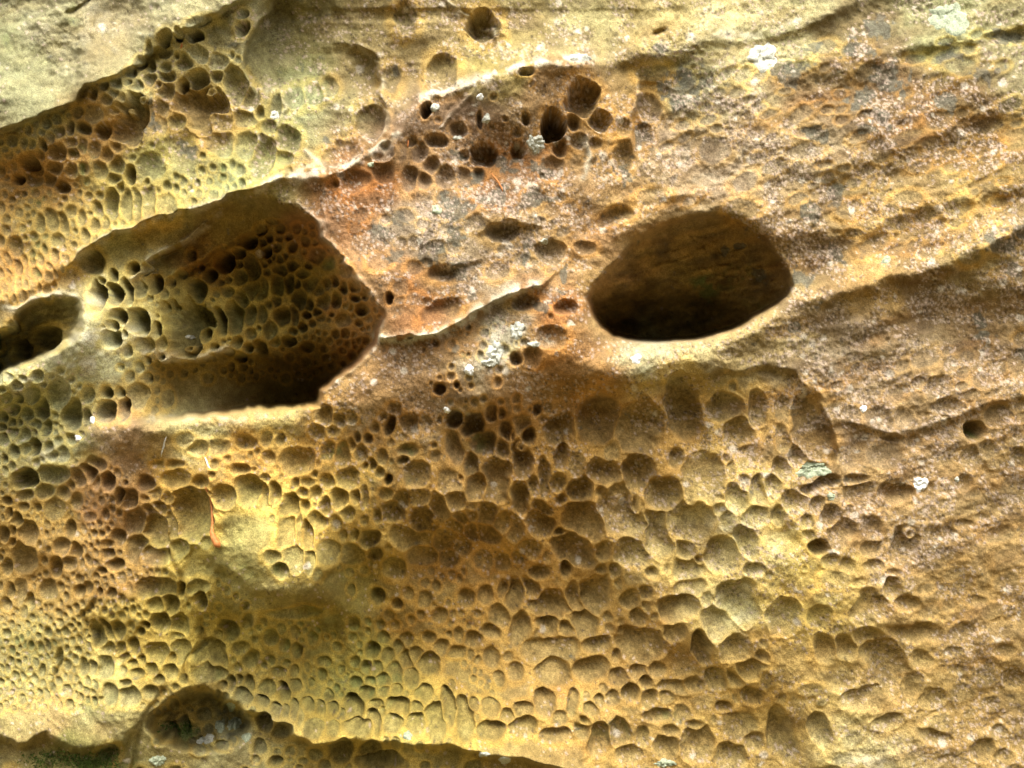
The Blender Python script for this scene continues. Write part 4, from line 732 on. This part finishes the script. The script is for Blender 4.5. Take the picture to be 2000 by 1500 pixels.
LICHEN = [
 (1490,112,34,27,WHITE,'large ragged white lichen patch on the dark bedding layer'),
 (1855,38,40,32,GREENW,'large pale green lichen patch high on the bedding layers'),
 (1800,946,17,14,BRIGHT,'bright white forked lichen fleck beside an oval cell of the brown slab'),
 (1590,919,36,15,GREENW,'grey green lichen crust on the floor of a tall cell'),
 (1625,970,8,9,GREENW,'small pale green lichen blob in a shaded crevice under the tall cell'),
 (1688,798,8,7,BRIGHT,'small white lichen dot on a rib of the brown slab'),
 (853,410,11,10,GREENW,'small round white green lichen dot on the speckled pillar'),
 (1243,701,12,9,BRIGHT,'small white lichen flake under the rim of the round hollow'),
 (967,690,16,26,WHITE,'tall white lichen lump on the pocked part of the pillar'),
 (957,709,16,9,WHITE,'flat white lichen lump at the foot of the tall white lump'),
 (917,723,11,11,BRIGHT,'bright white lichen knob beside small dark holes'),
 (873,801,7,7,BRIGHT,'white lichen dot above two square dark cells'),
 (1010,645,15,18,WHITE,'white lichen clump under the pale wavy crust line'),
 (1042,672,13,6,WHITE,'thin white lichen sliver below the pale wavy crust line'),
 (1047,279,17,20,WHITE,'whitish lichen patch beside the deep round hole in the crust'),
 (1130,115,26,7,WHITE,'string of white lichen specks along the top of the crust ridge'),
 (535,223,9,10,WHITE,'white lichen spot inside a narrow cell under the alcove'),
 (850,210,10,9,WHITE,'white lichen spot at the upper corner of the crust ridge'),
 (938,190,7,8,BRIGHT,'tiny white lichen spot on the purplish crust'),
 (950,233,9,11,WHITE,'white lichen spot by a slit in the purplish crust'),
 (893,267,9,7,WHITE,'pale lichen spot in a small green pocket of the crust'),
 (1063,471,8,6,WHITE,'white lichen fleck above a brown scoop in the pillar'),
 (724,321,7,6,GREENW,'pale green lichen dot on the wavy rim of the crust ridge'),
 (1730,508,9,8,GREENW,'pale green lichen dot above the buff bedding rib'),
 (345,655,8,5,WHITE,'white fleck inside the large square cell of the hollow'),
 (452,1380,9,10,GREENW,'round pale green lichen spot on the roof of the low hollow'),
 (430,1417,11,11,GREENW,'pale lichen rosette at the back of the low hollow'),
 (457,1413,14,12,GREENW,'pale green lichen rosette on the right wall of the low hollow'),
 (408,1440,13,9,WHITE,'white lichen rosette on the sill of the low hollow'),
 (482,1440,10,9,GREENW,'pale green lichen knob at the right corner of the low hollow'),
 (392,1447,7,7,WHITE,'small white lichen dot at the left end of the sill in the low hollow'),
 (308,1486,15,11,GREENW,'faint green lichen spot beside the black fissure'),
 (796,1437,10,8,GREENW,'pale lichen tuft inside a cell just above the bottom ledge'),
 (945,1474,12,5,WHITE,'thin white lichen streak on the bottom ledge'),
 (986,1483,13,6,WHITE,'white lichen streak where the bottom ledge meets the ochre panel'),
 (1300,1493,20,8,GREENW,'pale green lichen patch below the ochre panel of cells'),
 (1870,937,6,6,WHITE,'tiny pale lichen dot on the brown slab')]
for k, (x, y, rx, ry, mt, lb) in enumerate(LICHEN):
    tag(patch('lichen_patch', x, y, rx, ry, .0018 + .00006 * rx, mt, 40 + k, .8), lb, 'lichen', 'lichen patches on the cliff')
for x, y, rx, ry, lb in ((149,856,11,7,'oval white bird dropping on the left end of the buff sill'), (182,820,5,8,'small white bird dropping in the corner of the large hollow')):
    tag(patch('bird_dropping', x, y, rx, ry, .003, BRIGHT, 91 + int(x), .2, .12), lb, 'dropping', 'droppings on the sill')

def tube(name, pix, radii, mat, lift=.004, parent=None):
    pts_ = []
    for (x, y), r in zip(pix, radii):
        c, nn = surf(np.array([x]), np.array([y])); pts_.append(c[0] + np.array([0, -1, 0]) * (lift + r))
    ymin = [p[1] for p in pts_]
    V = []; F = []; NS = 8
    for k, (p, r) in enumerate(zip(pts_, radii)):
        t = pts_[min(k + 1, len(pts_) - 1)] - pts_[max(k - 1, 0)]; t /= np.linalg.norm(t) + 1e-9
        u = np.cross(t, [0, 1, 0]); u /= np.linalg.norm(u) + 1e-9; w = np.cross(t, u)
        for s in range(NS): V.append(p + r * (u * math.cos(6.2832 * s / NS) + w * math.sin(6.2832 * s / NS)))
    for k in range(len(pts_) - 1):
        for s in range(NS): a = k * NS + s; b = k * NS + (s + 1) % NS; F.append((a, b, b + NS, a + NS))
    F.append(tuple(range(NS))[::-1]); F.append(tuple(range((len(pts_) - 1) * NS, len(pts_) * NS)))
    return mesh_obj(name, V, F, mat, parent)
ORANGE = plain('dry_orange_stalk', (.30, .10, .025), (.44, .18, .05), 200, .6)
SILK = plain('white_silk', (.45, .43, .36), (.62, .60, .54), 400, .8)
tag(tube('dry_stalk', [(402,952),(404,975),(407,1000),(411,1025),(415,1040),(422,1052),(428,1061),(432,1067)], [.0010,.0017,.0020,.0022,.0032,.0050,.0054,.002], ORANGE, .003), 'orange dry stalk with a swollen tip hanging down the yellow bulge', 'stalk')
tag(tube('pine_needle', [(960,340),(968,350),(975,360),(980,370),(982,376)], [.0008,.0014,.0015,.0013,.0006], ORANGE), 'thin orange pine needle caught below the crust ridge', 'needle')
tag(tube('pine_needle', [(797,273),(797,280),(797,288)], [.0006,.0016,.0012], ORANGE), 'short orange needle end in a small pocket of the crust', 'needle')
tag(tube('pine_needle', [(357,86),(358,92),(356,98)], [.0006,.0016,.0008], ORANGE), 'short orange needle end among the cells below the pale slab', 'needle')
tag(tube('silk_thread', [(325,853),(321,862),(320,872),(317,884),(316,892)], [.0004,.0012,.0013,.0010,.0004], SILK, -.0004), 'pale silk streak hanging on the buff sill above the bulge', 'silk')
tag(tube('silk_thread', [(398,888),(404,898),(409,910),(416,924)], [.0004,.0011,.0014,.0005], SILK, -.0004), 'slanting white silk streak above the orange stalk', 'silk')

# moss in the undercut at the foot of the picture
MOSS = plain('green_moss', (.05, .085, .015), (.14, .20, .04), 350, .95)
mv = []; mf = []; r_ = np.random.default_rng(5)
for x0, y0, rx, ry, n in ((185,1490,48,16,900), (100,1484,45,14,380), (358,1424,20,9,260), (330,1428,16,8,120)):
    px = x0 + rx * r_.normal(0, .55, n); py = y0 + ry * r_.normal(0, .6, n); c, nn = surf(px, py)
    for k in range(n):
        d = nn[k] + r_.normal(0, .5, 3) + np.array([0, -.2, .3]); d /= np.linalg.norm(d); s = np.cross(d, r_.normal(0, 1, 3)); s /= np.linalg.norm(s) + 1e-9
        L_ = r_.uniform(.003, .007); w_ = r_.uniform(.0008, .0016); b = c[k] - nn[k] * .001; i = len(mv)
        mv += [b - s * w_, b + s * w_, b + d * L_ * .6 + s * w_ * .8, b + d * L_, b + d * L_ * .6 - s * w_ * .8]; mf.append((i, i + 1, i + 2, i + 3, i + 4))
mo = mesh_obj('moss', mv, mf, MOSS); tag(mo, 'green moss growing in the dark undercut below the pale ledge', 'moss', kind='stuff')

# ---------------------------------------------------------------- ground in front of the cliff
def ground():
    n = 70; gx = np.linspace(-1, 1, n); gx = np.sign(gx) * np.abs(gx) ** 2.2 * 60
    A, B = np.meshgrid(gx, gx); Zg = .06 * fbm(A / 1.7 + 50, B / 1.7 + 50, 1, 3) - .02
    # unseen bank added behind the viewpoint, its slope set to block low sky light
    back = np.maximum(0, -(B - .6) - 2.6); Zg = Zg + np.minimum(.6 * back, 9 + .08 * back) * (1 + .06 * fbm(A / 3 + 9, B / 3, 4, 2))
    V = np.stack([A, B - .6, Zg], -1).reshape(-1, 3); F = [(j * n + i, j * n + i + 1, (j + 1) * n + i + 1, (j + 1) * n + i) for j in range(n - 1) for i in range(n - 1)]
    me = bpy.data.meshes.new('ground'); me.from_pydata([tuple(v) for v in V], [], F); me.materials.append(plain('leaf_litter_soil', (.06, .05, .02), (.14, .11, .045), 14, .95))
    o = bpy.data.objects.new('ground', me); COLL.objects.link(o); o['kind'] = 'structure'
ground()
